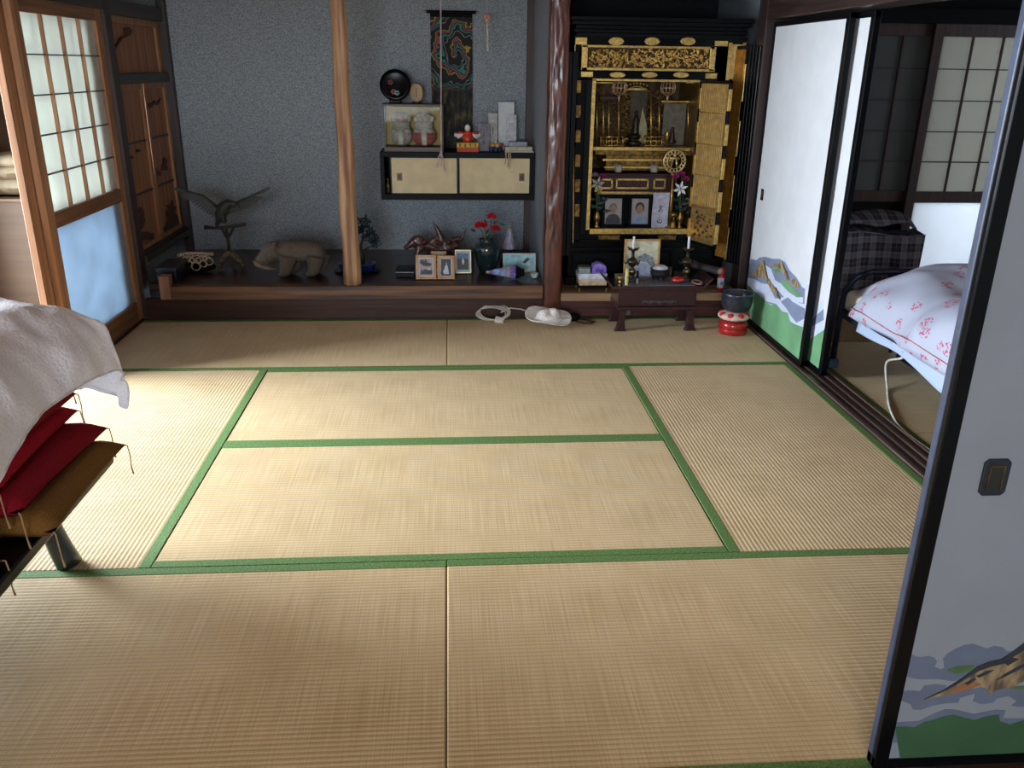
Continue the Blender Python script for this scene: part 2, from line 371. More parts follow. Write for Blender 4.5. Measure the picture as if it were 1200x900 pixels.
# ------------------------------------------------------------------ posts, beams, sills
st(MB().box(-1.91, 3.655, 0, -1.80, 3.75, 2.45).done('trim_2', M_dark, bevel=.004), 'dark square post between paper door and carved window')
st(MB().box(-1.88, 4.675, 0, -1.79, 4.73, 2.45).done('trim_3', M_dark, bevel=.003), 'dark corner post at the back of the alcove')
st(MB().box(.555, 4.69, 0, .605, 4.73, 2.45).done('trim_4', wood('redbrown_post', (70, 42, 40), (48, 28, 28), 'z', .5), bevel=.003), 'thin red brown corner post right of the hanging scroll')
st(MB().box(1.80, 3.62, 0, 1.95, 3.76, 2.45).done('trim_5', wood('plum_post', (62, 46, 44), (46, 34, 34), 'z', .45), bevel=.004), 'dark plum post between altar alcove and painted doors')
st(MB().box(1.80, -.05, 0, 1.95, .04, 2.45).done('trim_6', M_dark), 'near corner post of the right doors')
st(MB().box(-1.92, -.05, 0, -1.80, .04, 2.45).done('trim_7', M_dark), 'near corner post of the left doors')
st(MB().box(1.80, .04, 1.725, 1.97, 3.62, 1.87).done('trim_8', M_darky, bevel=.004), 'dark brown lintel over the painted sliding doors')
st(MB().box(1.80, 3.62, 1.84, 1.0, 3.74, 2.45).done('trim_9', M_darkx) , 'dark beam over the altar alcove')
st(MB().box(-1.91, .04, 1.715, -1.80, 3.655, 1.86).done('trim_10', M_darky, bevel=.004), 'dark brown lintel over the left paper doors')
st(MB().box(-1.8, -.06, 1.72, 1.8, .05, 1.82).done('trim_11', M_darkx, bevel=.004), 'lintel over the near opening')
st(MB().box(-1.96, .04, -.03, -1.822, 3.655, .012).done('trim_12', M_darky, bevel=.002), 'worn threshold under the left paper doors')
# right threshold with raised track ribs
th = root('trim_13', 'dark grooved threshold along the right side of the mats')
MB().box(1.822, -.05, -.03, 1.975, 3.62, .004).done('threshold_board', wood('threshold', (66, 54, 52), (46, 38, 38), 'y', .35), th)
for a, b in ((1.822, 1.842), (1.872, 1.886), (1.916, 1.930), (1.960, 1.975)):
    MB().box(a, -.05, .004, b, 3.62, .012).done('track_rib', wood('track_rib_wood', (104, 84, 74), (66, 54, 50), 'y', .35), th, bevel=.001, bseg=1)
th = root('trim_14', 'grooved threshold of the near opening')
MB().box(-1.8, -.125, -.03, 1.82, -.002, .003).done('threshold_board', M_darkx, th)
for a, b in ((-.125, -.105), (-.068, -.056), (-.022, -.004)): MB().box(-1.8, a, .003, 1.82, b, .010).done('track_rib', M_darkx, th)
# log pillar
lp = MB(); pts = []; 
for i in range(26):
    z = .205+i*(2.24/25); pts.append((-.572+.004*math.sin(i*.9), 3.69, z))
lp.tube(pts, [.0545-.018*(i/25)+.0016*math.sin(i*1.7) for i in range(26)], 28)
M_log = wood('shaved_log', (200, 160, 120), (120, 76, 50), 'z', .6, .8, bump=1)
st(lp.done('trim_15', M_log, smooth=True), 'slim natural log pillar standing on the alcove edge')
# carved glossy pillar with hollows
def carved_post():
    mb = MB(); seg = 40; nz = 220; cx, cy = .645, 3.685; hw = .058
    rings = []
    for j in range(nz+1):
        z = 2.45*j/nz; ring = []
        for i in range(seg):
            a = 2*math.pi*i/seg
            c_, s_ = math.cos(a), math.sin(a); k = (abs(c_)**5+abs(s_)**5)**(-.2)
            p = Vector((c_*9, s_*9, z*6.5)); n = noise.noise(p*.55)+.5*noise.noise(p*1.2)
            up = min(1, max(0, (z-.30)/.25)); fold = abs(math.sin(n*5+a*2))
            r = hw*k*(1-up*(.07*(1-fold)+.025*noise.noise(p*2.5)))
            ring.append(mb.bm.verts.new((cx+r*c_, cy+r*s_*.95, z)))
        rings.append(ring)
    for a, b in zip(rings, rings[1:]):
        for i in range(seg): mb.bm.faces.new((a[i], a[(i+1) % seg], b[(i+1) % seg], b[i]))
    mb.bm.faces.new(rings[0]); mb.bm.faces.new(rings[-1][::-1])
    return mb.done('trim_16', mat('glossy_red_burl', (104, 54, 36), .32, var=0, col2=(60, 27, 19), scale=9, stretch=(3, 3, .8), coat=.22, bump=.15), smooth=True)
st(carved_post(), 'glossy red brown carved pillar with rippled hollows between the two alcoves')
# alcove dais
da = root('trim_17', 'polished dark wooden dais of the display alcove')
MB().box(-1.78, 3.70, .17, .60, 4.73, .207).done('dais_top', mat('polished_dais', (58, 34, 30), .28, var=0, col2=(40, 25, 23), scale=1.2, stretch=(2, 40, 40), coat=.12), da)
MB().box(-1.64, 3.625, .126, .588, 3.70, .210).done('dais_edge', wood('dais_edge_wood', (122, 82, 54), (58, 36, 27), 'x', .4, .8), da, bevel=.004)
MB().box(-1.84, 3.66, 0, .588, 3.695, .128).done('riser_board', wood('riser_wood', (74, 50, 42), (58, 38, 33), 'x', .28), da)
MB().box(-1.70, 3.63, .13, -1.64, 3.70, .27).done('end_block', M_cedar, da, bevel=.003)
dr = root('trim_18', 'low wooden step of the altar alcove')
MB().box(.70, 3.70, .12, 1.80, 4.73, .158).done('step_top', wood('step_top_wood', (150, 116, 84), (112, 82, 58), 'x', .4), dr)
MB().box(.70, 3.63, .108, 1.80, 3.70, .158).done('step_edge', wood('step_edge_wood', (172, 138, 104), (132, 100, 72), 'x', .45), dr, bevel=.003)
MB().box(.70, 3.665, 0, 1.80, 3.70, .108).done('riser_board', wood('riser_wood_red', (92, 56, 50), (66, 40, 38), 'x', .3), dr)
so = MB().box(1.075, 3.655, .008, 1.145, 3.665, .092).done('outlet_plate', mat('outlet_grey', (120, 108, 104), .5), dr, bevel=.002)
MB().box(1.095, 3.651, .024, 1.125, 3.655, .076).done('outlet_socket', mat('outlet_brown', (96, 84, 80), .5), so)

# ------------------------------------------------------------------ paper doors (left)
P_shoji = paper('shoji_paper', (238, 240, 236), .56)
P_frost = paper('frosted_blue_glass', (214, 224, 232), .70, gl=.08, mottled=.12)
def shoji(name, label, y0, y1, x, bot=.017, top=1.722, ncol=4, nrow=5, g0=.787, g1=1.655, low=(.13, .715), stile=.075, wm=None, pm=None, lowm=None, thick=.032, M=None, rail=None, barw=.011):
    """sliding lattice door standing in the plane x (local frame: u along the door)"""
    d = root(name, label); wm = wm or M_cedar; rail = rail or M_cedarx; pm = pm or P_shoji; lowm = lowm or P_frost
    def bx(u0, z0, u1, z1, t0=-thick/2, t1=thick/2): return MB().box(t0, u0, z0, t1, u1, z1, M)
    bx(y0, bot, y0+stile, top).done('stile', wm, d, bevel=.002); bx(y1-stile, bot, y1, top).done('stile', wm, d, bevel=.002)
    a, b = y0+stile, y1-stile
    bx(a, g1, b, top).done('rail', rail, d, bevel=.002); bx(a, low[1], b, g0).done('rail', rail, d, bevel=.002); bx(a, bot, b, low[0]).done('rail', rail, d, bevel=.002)
    dy = (b-a)/ncol; dz = (g1-g0)/nrow
    for i in range(ncol):
        for j in range(nrow):
            bx(a+i*dy, g0+j*dz, a+(i+1)*dy, g0+(j+1)*dz, -.0035, -.003).done('paper_pane', pm, d)
    for i in range(1, ncol): bx(a+i*dy-barw/2, g0, a+i*dy+barw/2, g1, -.003, thick/2-.002).done('lattice_bar', wm, d)
    for j in range(1, nrow): bx(a, g0+j*dz-.003, b, g0+j*dz+.003, -.003, thick/2-.006).done('lattice_bar', M_darky, d)
    bx(a, low[0], b, low[1], -.003, .001).done('lower_pane', lowm, d)
    d.location = (x, 0, 0); return d
shoji('door_1', 'left paper lattice door with frosted blue glass below', 2.655, 3.655, -1.838)
shoji('door_2', 'paper lattice door slid behind its neighbour', 2.58, 3.58, -1.876, stile=.10)
shoji('door_3', 'near paper door at the left, closed', -.20, .74, -1.876)

# ------------------------------------------------------------------ carved wooden window (left of alcove)
cw = root('window_2', 'carved wooden panel window beside the alcove')
def cwb(n, y0, z0, y1, z1, m, x0=-1.86, x1=-1.822, bev=.002): return MB().box(x0, y0, z0, x1, y1, z1).done(n, m, cw, bevel=bev, bseg=1)
for b in ((3.75, 1.70, 4.68, 1.78), (3.75, 1.335, 4.68, 1.392), (3.75, .325, 4.68, .382)): cwb('frame_rail', *b, M_darky, x1=-1.808)
cwb('sill', 3.75, .325, 4.68, .37, M_darky, x1=-1.79)
M_carv = wood('carved_cedar', (176, 122, 82), (136, 88, 58), 'z', .55, .6)
cwb('carved_panel', 3.78, 1.392, 4.64, 1.70, M_carv, x0=-1.86, x1=-1.85)
for b in ((3.75, 1.392, 3.80, 1.70), (4.60, 1.392, 4.68, 1.70), (3.8, 1.66, 4.6, 1.70)): cwb('inner_frame', *b, M_cedar, x1=-1.835)
for i in range(2):
    y0 = 3.78+i*.445; y1 = y0+.43
    cwb('stile', y0, .382, y0+.03, 1.335, M_cedar, x1=-1.834); cwb('stile', y1-.03, .382, y1, 1.335, M_cedar, x1=-1.834)
    cwb('rail', y0, 1.30, y1, 1.335, M_cedar, x1=-1.836); cwb('rail', y0, .382, y1, .41, M_cedar, x1=-1.836)
    for j in range(3): cwb('carved_panel', y0+.03, .41+j*.297, y1-.03, .41+(j+1)*.297, M_carv, x0=-1.86, x1=-1.85, bev=0)
    for j in (1, 2): cwb('lattice_bar', y0+.03, .41+j*.297-.005, y1-.03, .41+j*.297+.005, M_darky, x0=-1.85, x1=-1.842, bev=0)
M_rel = wood('relief_dark', (84, 52, 36), (58, 36, 26), 'z', .6)
def relief(polys): 
    for p in polys:
        MB().prism([(AX(a, b, -1.845).y, AX(a, b, -1.845).z) for a, b in p], -1.852, -1.838, 'yz').done('relief_carving', M_rel, cw)
def q(cx, cy, pts, s=3.0): return [(cx+a/s, cy+b/s) for a, b in pts]
relief([q(100, 0, [(85, 205), (95, 175), (125, 130), (140, 125), (135, 98), (150, 95), (162, 105), (158, 122), (128, 135), (105, 170)]),
        q(100, 0, [(190, 810), (182, 790), (178, 765), (186, 762), (184, 742), (194, 728), (204, 744), (202, 762), (208, 770), (200, 800)]),
        q(100, 0, [(268, 600), (270, 585), (276, 570), (270, 562), (278, 552), (286, 566), (281, 575), (288, 596)]),
        q(100, 0, [(240, 630), (238, 600), (246, 588), (252, 600), (264, 604), (262, 616), (250, 618), (252, 636)]),
        q(100, 0, [(292, 770), (284, 750), (292, 735), (286, 720), (298, 724), (304, 704), (310, 728), (318, 724), (312, 745), (320, 760), (330, 805), (300, 812), (262, 832), (280, 800)]),
        q(100, 0, [(213, 385), (222, 362), (232, 368), (242, 352), (252, 362), (263, 345), (262, 352), (252, 370), (242, 360), (232, 378), (224, 370), (218, 390)]),
        q(100, 0, [(185, 830), (188, 818), (215, 815), (240, 822), (236, 842), (200, 845)]),
        q(100, 0, [(156, 555), (160, 548), (168, 552), (164, 558)]), q(100, 0, [(178, 530), (184, 524), (192, 530), (186, 535)]),
        q(100, 0, [(228, 530), (234, 526), (240, 530), (234, 536)])])

# ------------------------------------------------------------------ painted sliding doors
C_cloudd = mat('print_cloud_slate', (122, 132, 158), .85, var=.05, scale=12)
C_cloudl = mat('print_cloud_pale', (196, 204, 224), .85, var=.03, scale=12)
C_green = mat('print_meadow_green', (106, 156, 112), .85, var=.08, scale=6)
C_green2 = mat('print_leaf_green', (96, 150, 74), .85, var=.08, scale=6)
C_rock = mat('print_rock_ochre', (176, 150, 104), .85, var=0, scale=60, col2=(90, 74, 56), stretch=(1, 1, .4))
C_ink = mat('print_ink', (34, 36, 44), .85)
def door_print(d, layers, plane, conv, face, name='painted_landscape'):
    """flat printed landscape on the door paper: stacked colour shapes a hair apart"""
    mb = MB(); ms = []
    for k, (m, poly) in enumerate(layers):
        if m not in ms: ms.append(m)
        mb.mi = ms.index(m); pp = [conv(*p) for p in poly]
        mb.prism(pp, face-.0001*math.copysign(1, -1), face-.0002*(k+1), plane)
    return mb.done(name, ms, d)
def fusuma_x(name, label, y0, y1, x, handle=None, zt=1.712, zb=.016):
    d = root(name, label)
    MB().box(x, y0+.03, zb+.02, x+.024, y1-.025, zt-.02).done('door_paper', M_fusuma, d)
    for b in ((y0, y0+.036), (y1-.030, y1)): MB().box(x-.004, b[0], zb, x+.028, b[1], zt).done('stile', M_lacm, d, bevel=.003)
    for b in ((zb, zb+.026), (zt-.026, zt)): MB().box(x-.003, y0, b[0], x+.027, y1, b[1]).done('rail', M_lacm, d, bevel=.002)
    if handle:
        h = MB().box(x-.003, handle[0]-.02, handle[1]-.032, x, handle[0]+.02, handle[1]+.032).done('door_pull', M_lac, d, bevel=.002)
        MB().box(x-.004, handle[0]-.009, handle[1]-.022, x-.003, handle[0]+.009, handle[1]+.022).done('pull_recess', M_brass, h)
    return d
XD = 1.842
d4 = fusuma_x('door_4', 'white sliding door painted with mountains beside the altar', 2.645, 3.60, XD, (3.487, .782))
def cx(a, b):
    p = AX(850+a/6, 300+b/6, XD-.001); return (min(3.575, max(2.682, p.y)), max(.043, p.z))
GA = [(150, 195), (200, 245), (250, 295), (320, 345), (360, 340), (400, 390), (440, 400), (455, 460), (490, 480), (545, 500), (545, 780), (150, 480)]
door_print(d4, [
 (C_cloudd, [(140, 60), (180, 20), (215, 30), (240, 10), (280, 5), (330, 20), (380, 20), (450, 60), (520, 160), (560, 200), (560, 480), (500, 500), (430, 410), (350, 350), (250, 310), (150, 220)]),
 (C_cloudl, [(150, 150), (200, 160), (250, 190), (300, 200), (350, 300), (400, 290), (450, 290), (520, 330), (570, 340), (570, 500), (520, 505), (480, 480), (450, 450), (440, 400), (400, 390), (350, 335), (290, 320), (220, 260), (150, 210)]),
 (C_cloudl, [(275, 60), (320, 90), (350, 170), (400, 200), (440, 250), (500, 290), (545, 290), (545, 330), (480, 320), (420, 300), (370, 240), (310, 170), (290, 140)]),
 (C_cloudl, [(400, 5), (600, 5), (600, 250), (540, 220), (500, 150), (450, 100)]),
 (C_cloudd, [(390, 320), (440, 290), (470, 320), (520, 350), (560, 370), (560, 440), (500, 470), (460, 420), (430, 370)]),
 (C_fus if False else M_fusuma, [(420, -5), (610, -5), (600, 210), (560, 200), (525, 170), (470, 120), (430, 40)]),
 (C_green, GA),
 (C_green2, [(335, 95), (372, 85), (386, 118), (350, 116)]), (C_green, [(388, 160), (430, 178), (480, 228), (548, 290), (500, 285), (440, 245), (400, 205)]),
 (C_rock, [(180, 132), (215, 100), (240, 55), (270, 28), (280, 60), (290, 110), (302, 158), (270, 158), (235, 150), (200, 140)]),
 (C_rock, [(280, 160), (312, 158), (326, 195), (345, 228), (360, 222), (375, 255), (390, 306), (372, 300), (352, 262), (325, 240), (300, 190)]),
 (C_rock, [(322, 80), (352, 52), (372, 50), (400, 38), (418, 80), (440, 120), (452, 165), (462, 180), (482, 160), (505, 172), (526, 226), (500, 222), (460, 190), (430, 160), (405, 112), (372, 76)]),
 (C_ink, [(270, 28), (276, 40), (290, 110), (302, 158), (296, 158), (284, 112)]), (C_ink, [(400, 38), (418, 80), (452, 165), (446, 162), (412, 84)]), (C_ink, [(345, 222), (360, 222), (390, 306), (384, 304), (356, 232)]),
 ], 'yz', cx, XD)
d5 = fusuma_x('door_5', 'second painted sliding door stacked behind the first', 2.50, 3.45, 1.888)
def cx5(a, b):
    p = AX(a, b, 1.887); return (min(2.69, max(2.535, p.y)), max(.043, p.z))
door_print(d5, [(C_cloudl, [(940, 350), (965, 352), (965, 395), (940, 385)]), (C_cloudd, [(940, 365), (965, 362), (965, 375), (940, 375)]), (C_green, [(930, 384), (970, 388), (970, 450), (930, 450)])], 'yz', cx5, 1.888)
# near door, plane y = 0
d6 = root('door_6', 'near white sliding door painted with slate clouds, ochre mountain and meadow')
NX0, NX1 = .943, 1.80
MB().box(NX0+.03, -.004, .03, NX1-.02, .020, 1.70).done('door_paper', mat('near_door_paper_shaded', (118, 121, 128), .85, var=.03, scale=4), d6)  # white paper coloured darker to stand for the dim near side
MB().box(NX0, -.008, .014, NX0+.032, .006, 1.712).done('stile', M_lac, d6, bevel=.003)
MB().box(NX0+.0, .008, .014, NX0+.030, .028, 1.712).done('stile', mat('daylit_stile', (54, 62, 84), .4), d6, bevel=.003)  # rear half coloured blue to stand for daylight on the stile's end face
MB().box(NX1-.03, -.008, .014, NX1, .026, 1.712).done('stile', M_lac, d6, bevel=.003)
MB().box(NX0, -.007, .014, NX1, .024, .040).done('rail', M_lac, d6); MB().box(NX0, -.007, 1.686, NX1, .024, 1.712).done('rail', M_lac, d6)
c0, c1 = A(1143, 581, -.004), A(1187, 536, -.004); hx, hz = (c0.x+c1.x)/2, (c0.z+c1.z)/2
h = MB().prism([(hx+a*.027, hz+b*.039) for a, b in ((-1, -.8), (-.7, -1), (.7, -1), (1, -.8), (1, .8), (.7, 1), (-.7, 1), (-1, .8))], -.009, -.004, 'xz').done('door_pull', mat('pull_black', (22, 24, 36), .4), d6, bevel=.0015)
for b in ((-.015, -.025, -.0135, .025), (.0135, -.025, .015, .025), (-.015, .024, .015, .0255)): MB().box(hx+b[0], -.0105, hz+b[1], hx+b[2], -.009, hz+b[3]).done('pull_inlay', M_brass, h)
MB().box(hx-.013, -.0095, hz-.024, hx+.013, -.009, hz+.024).done('pull_recess', mat('pull_recess_black', (24, 22, 14), .5), h)
def c6(a, b):
    p = A(1000+a/6, 750+b/6, -.004); return (min(NX1-.03, max(NX0+.031, p.x)), max(.04, p.z))
C_slate = mat('print_cloud_grey_slate', (84, 91, 108), .85, var=.05, scale=12); C_moss = mat('print_moss', (66, 92, 52), .85); C_rock2 = mat('print_rock_brown', (136, 114, 84), .85, var=0, scale=60, col2=(74, 62, 50), stretch=(1, 1, .4))
door_print(d6, [
 (C_slate, [(330, 110), (410, 100), (440, 115), (480, 120), (530, 110), (570, 125), (590, 150), (570, 185), (610, 205), (640, 195), (630, 130), (660, 95), (720, 60), (780, 35), (840, 25), (900, 45), (940, 60), (990, 40), (1050, 50), (1080, 80), (1300, 60), (1800, 40), (1800, 200), (850, 255), (700, 290), (600, 275), (450, 275), (300, 260)]),
 (C_slate, [(300, 360), (400, 355), (470, 360), (500, 320), (580, 310), (660, 320), (620, 380), (750, 395), (740, 440), (650, 445), (560, 460), (480, 490), (420, 490), (400, 450), (345, 430), (300, 420)]),
 (C_slate, [(620, 380), (850, 340), (900, 330), (1200, 320), (1900, 330), (1900, 450), (1150, 470), (1110, 460), (1150, 430), (1090, 395), (1010, 410), (980, 440), (900, 450), (840, 430), (860, 375), (700, 420)]),
 (C_slate, [(280, 580), (460, 570), (560, 520), (650, 485), (720, 490), (850, 520), (1000, 490), (1070, 495), (1050, 550), (1900, 560), (1900, 700), (280, 720)]),
 (C_moss, [(660, 212), (720, 185), (850, 178), (840, 215), (720, 238)]), (C_moss, [(1080, 330), (1900, 270), (1900, 345), (1120, 345)]),
 (mat('print_meadow_deep', (42, 76, 46), .85, var=.08, scale=6), [(270, 610), (360, 605), (430, 612), (500, 572), (560, 560), (620, 538), (700, 522), (780, 545), (850, 560), (950, 530), (1020, 522), (1030, 570), (1100, 592), (1200, 560), (1900, 560), (1900, 1400), (200, 1400)]),
 (C_rock2, [(500, 412), (640, 350), (750, 280), (870, 190), (960, 150), (1040, 140), (1130, 80), (1200, 25), (1400, 0), (1700, 120), (1900, 260), (1400, 290), (1200, 285), (1100, 335), (1000, 350), (960, 392), (940, 340), (870, 320), (780, 355), (700, 370), (600, 395)]),
 (mat('print_rust', (128, 84, 52), .85), [(640, 372), (760, 310), (860, 290), (900, 310), (860, 325), (780, 355), (700, 372)]),
 (C_ink, [(495, 414), (640, 345), (750, 275), (870, 185), (960, 148), (1040, 132), (1130, 72), (1200, 18), (1210, 60), (1130, 110), (1050, 165), (960, 185), (880, 215), (800, 262), (700, 325), (600, 372)]),
 (C_ink, [(860, 250), (930, 215), (990, 205), (940, 235), (880, 262)]), (C_ink, [(1000, 280), (1060, 235), (1130, 195), (1200, 160), (1210, 178), (1120, 225), (1060, 255)]), (C_ink, [(780, 300), (850, 262), (860, 272), (800, 312)]), (C_ink, [(1050, 150), (1120, 120), (1160, 130), (1080, 175)]),
 ], 'xz', c6, -.004)

# ------------------------------------------------------------------ bedroom lattice doors (plane y = 3.64)
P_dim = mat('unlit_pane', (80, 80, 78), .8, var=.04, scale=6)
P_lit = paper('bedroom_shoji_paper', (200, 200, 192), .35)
P_white = paper('bedroom_lower_glass', (236, 240, 244), .6)
M_mahog = wood('mahogany_frame', (70, 38, 32), (50, 27, 24), 'z', .45)
RM = Matrix.Rotation(R(-90), 4, 'Z')
def shoji_y(name, label, u0, u1, y, pm, lowm, **k):
    d = shoji(name, label, u0, u1, 0, pm=pm, lowm=lowm, ncol=k.pop('ncol', 4), wm=M_mahog, rail=M_mahog, M=Matrix.Rotation(R(-90), 4, 'Z'), barw=.008, **k)
    d.location = (0, y, 0); return d
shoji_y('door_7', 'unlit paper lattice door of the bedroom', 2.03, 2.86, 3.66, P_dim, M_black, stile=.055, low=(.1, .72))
shoji_y('door_8', 'lit paper lattice door of the bedroom with white lower pane', 2.78, 3.62, 3.62, P_lit, P_white, stile=.055, low=(.1, .72))
shoji_y('door_9', 'paper lattice door of the bedroom behind the near door', 3.56, 4.05, 3.66, P_lit, P_white, ncol=2, stile=.055, low=(.1, .72))
st(MB().box(1.97, 3.60, 1.722, 5.65, 3.70, 1.80).done('trim_19', M_black), 'black lintel over the bedroom paper doors')
st(MB().box(1.98, 3.60, -.01, 5.65, 3.70, .016).done('trim_20', M_darkx), 'sill of the bedroom paper doors')
# ================================================================== cushion pile and low table (left foreground)
M_tleg = mat('table_black_green', (30, 40, 38), .3, var=.1, coat=.3)
TZ = .315
t = thing('low_table', 'low dark table at the left carrying the stacks of floor cushions', 'table', (-1.42, .42, 0))
MB().box(-.40, -.80, TZ-.035, .385, .66, TZ).done('table_top', M_lac, t, bevel=.006)
MB().box(-.34, -.72, TZ-.085, .33, .60, TZ-.035).done('apron', M_lac, t, bevel=.003)
def curved_leg(sx, sy):
    pts = []; rr = []
    for i in range(9):
        k = i/8; z = .235*(1-k); pts.append((sx*(.215+.045*k**1.8), sy+math.copysign(.0, 1), z+.0)); rr.append(.026+.012*k)
    return MB().tube([(p[0], p[1], p[2]+(.0015 if i == 8 else 0)) for i, p in enumerate(pts)], rr, 20)
for sx in (-1, 1):
    for sy in (-.62, .52): curved_leg(sx, sy).done('leg', M_tleg, t, smooth=True)
def cushion(name, label, c, sz, m, h=.07, rz=0, droop=0, tilt=(0, 0), tas=((1, 1), (1, -1)), seed=0, pinch=1, group=None):
    root_ = thing(name, label, 'cushion', c, rz, group)
    root_.rotation_euler = (R(tilt[0]), R(tilt[1]), rz)
    mb = MB(); n = 18; hx, hy = sz[0]/2, sz[1]/2
    def f(u, v, s):
        a, b = 2*u-1, 2*v-1; e = (1-abs(a)**8)*(1-abs(b)**8)
        pin = 1-.045*(1-abs(b)**2)*abs(a)**3*pinch; pin2 = 1-.045*(1-abs(a)**2)*abs(b)**3*pinch
        z = s*h/2*max(0, e)**.30
        wv = .006*noise.noise(Vector((a*2.3+seed, b*2.3, s)))+.003*noise.noise(Vector((a*6, b*6+seed, s)))
        return Vector((a*hx*pin, b*hy*pin2, z+h/2+wv*e**.3-droop*(max(0, b)**3+max(0, a)**3*.6)))
    mb.grid(lambda u, v: f(u, v, 1), n, n); mb.grid(lambda u, v: f(v, u, -1), n, n)
    bmesh.ops.remove_doubles(mb.bm, verts=mb.bm.verts, dist=.0015)
    mb.done('cover', m, root_, smooth=True)
    for sx, sy in tas:
        p = Vector((sx*hx*.985, sy*hy*.985, h/2-droop*(1 if sy > 0 else 0)))
        q_ = [p, p+Vector((.007*sx, .006*sy, -.004)), p+Vector((.010*sx, .008*sy, -.04)), p+Vector((.010*sx, .004*sy, -.075)), p+Vector((.013*sx, .004*sy, -.10))]
        MB().tube(q_, [.0022, .0020, .0018, .0018, .0030], 6).done('tassel', M_tas, root_)
    return root_
M_tas = mat('tassel_cream', (150, 118, 84), .8)
M_brown = mat('cushion_brown', (104, 70, 28), .9, var=.1, scale=200, bump=.2, spec=.15)
M_crim = mat('cushion_crimson', (136, 12, 24), .9, var=.1, scale=200, bump=.2, spec=.12)
M_crim2 = mat('cushion_dark_crimson', (112, 9, 20), .9, var=.1, scale=200, bump=.2, spec=.12)
M_navy = mat('cushion_black', (26, 20, 30), .85, var=.1)
cushion('floor_cushion', 'mustard brown floor cushion at the bottom of the far stack, corner jutting out', (-1.235, .79, TZ), (.51, .53), M_brown, .070, R(1))
for k, (dx, dy, mm, lab, rz, hh) in enumerate(((-.075, -.005, M_crim2, 'lowest of the four crimson floor cushions on the brown one', -2, .060), (-.135, -.02, M_crim, 'second crimson floor cushion above the brown one', 2, .055), (-.14, -.02, M_crim2, 'third crimson floor cushion above the brown one', -1, .055), (-.15, -.02, M_crim, 'uppermost crimson floor cushion, mostly hidden under the white cloth', 1, .06))):
    cushion('floor_cushion', lab, (-1.225+dx, .80+dy, TZ+.060+k*.060), (.53, .53), mm, hh+.012, R(rz), tas=((1, 1), (1, -1)), seed=k)
cushion('floor_cushion', 'black floor cushion on top of the far stack under the white cloth', (-1.46, .72, TZ+.060+4*.060), (.50, .5), M_navy, .09, 0, seed=9)
cushion('floor_cushion', 'brown floor cushion at the bottom of the near stack', (-1.30, .17, TZ), (.50, .5), M_brown, .062, R(-1), seed=4)
for k in range(4):
    cushion('floor_cushion', 'crimson floor cushion in the near stack, '+('lowest', 'second from below', 'second from above', 'uppermost')[k]+' of four', (-1.345-.01*k, .16, TZ+.060+k*.058), (.50, .5), (M_crim, M_crim2)[k % 2], .062, R((-1)**k*1.5), seed=11+k, tas=((1, 1),))
# white cloth thrown over the stacks
def cloth_mat():
    m, nt, b = _p('white_cotton_lace'); L = nt.links; N = nt.nodes.new
    tc = N('ShaderNodeTexCoord'); n1 = N('ShaderNodeTexNoise'); n1.inputs['Scale'].default_value = 18; n1.inputs['Detail'].default_value = 6; L.new(tc.outputs['Object'], n1.inputs['Vector'])
    v = N('ShaderNodeTexVoronoi'); v.inputs['Scale'].default_value = 110; L.new(tc.outputs['Object'], v.inputs['Vector'])
    ad = N('ShaderNodeMath'); ad.operation = 'ADD'; L.new(n1.outputs[0], ad.inputs[0]); L.new(v.outputs['Distance'], ad.inputs[1])
    r1 = N('ShaderNodeValToRGB'); e = r1.color_ramp.elements; e[0].position = .45; e[0].color = lin((212, 207, 212)); e[1].position = .9; e[1].color = lin((230, 227, 232)); L.new(ad.outputs[0], r1.inputs[0])
    L.new(r1.outputs[0], b.inputs['Base Color']); b.inputs['Roughness'].default_value = .75; b.inputs['Sheen Weight'].default_value = .15
    bp = N('ShaderNodeBump'); bp.inputs['Strength'].default_value = .5; bp.inputs['Distance'].default_value = .003; L.new(ad.outputs[0], bp.inputs['Height']); L.new(bp.outputs[0], b.inputs['Normal'])
    return m
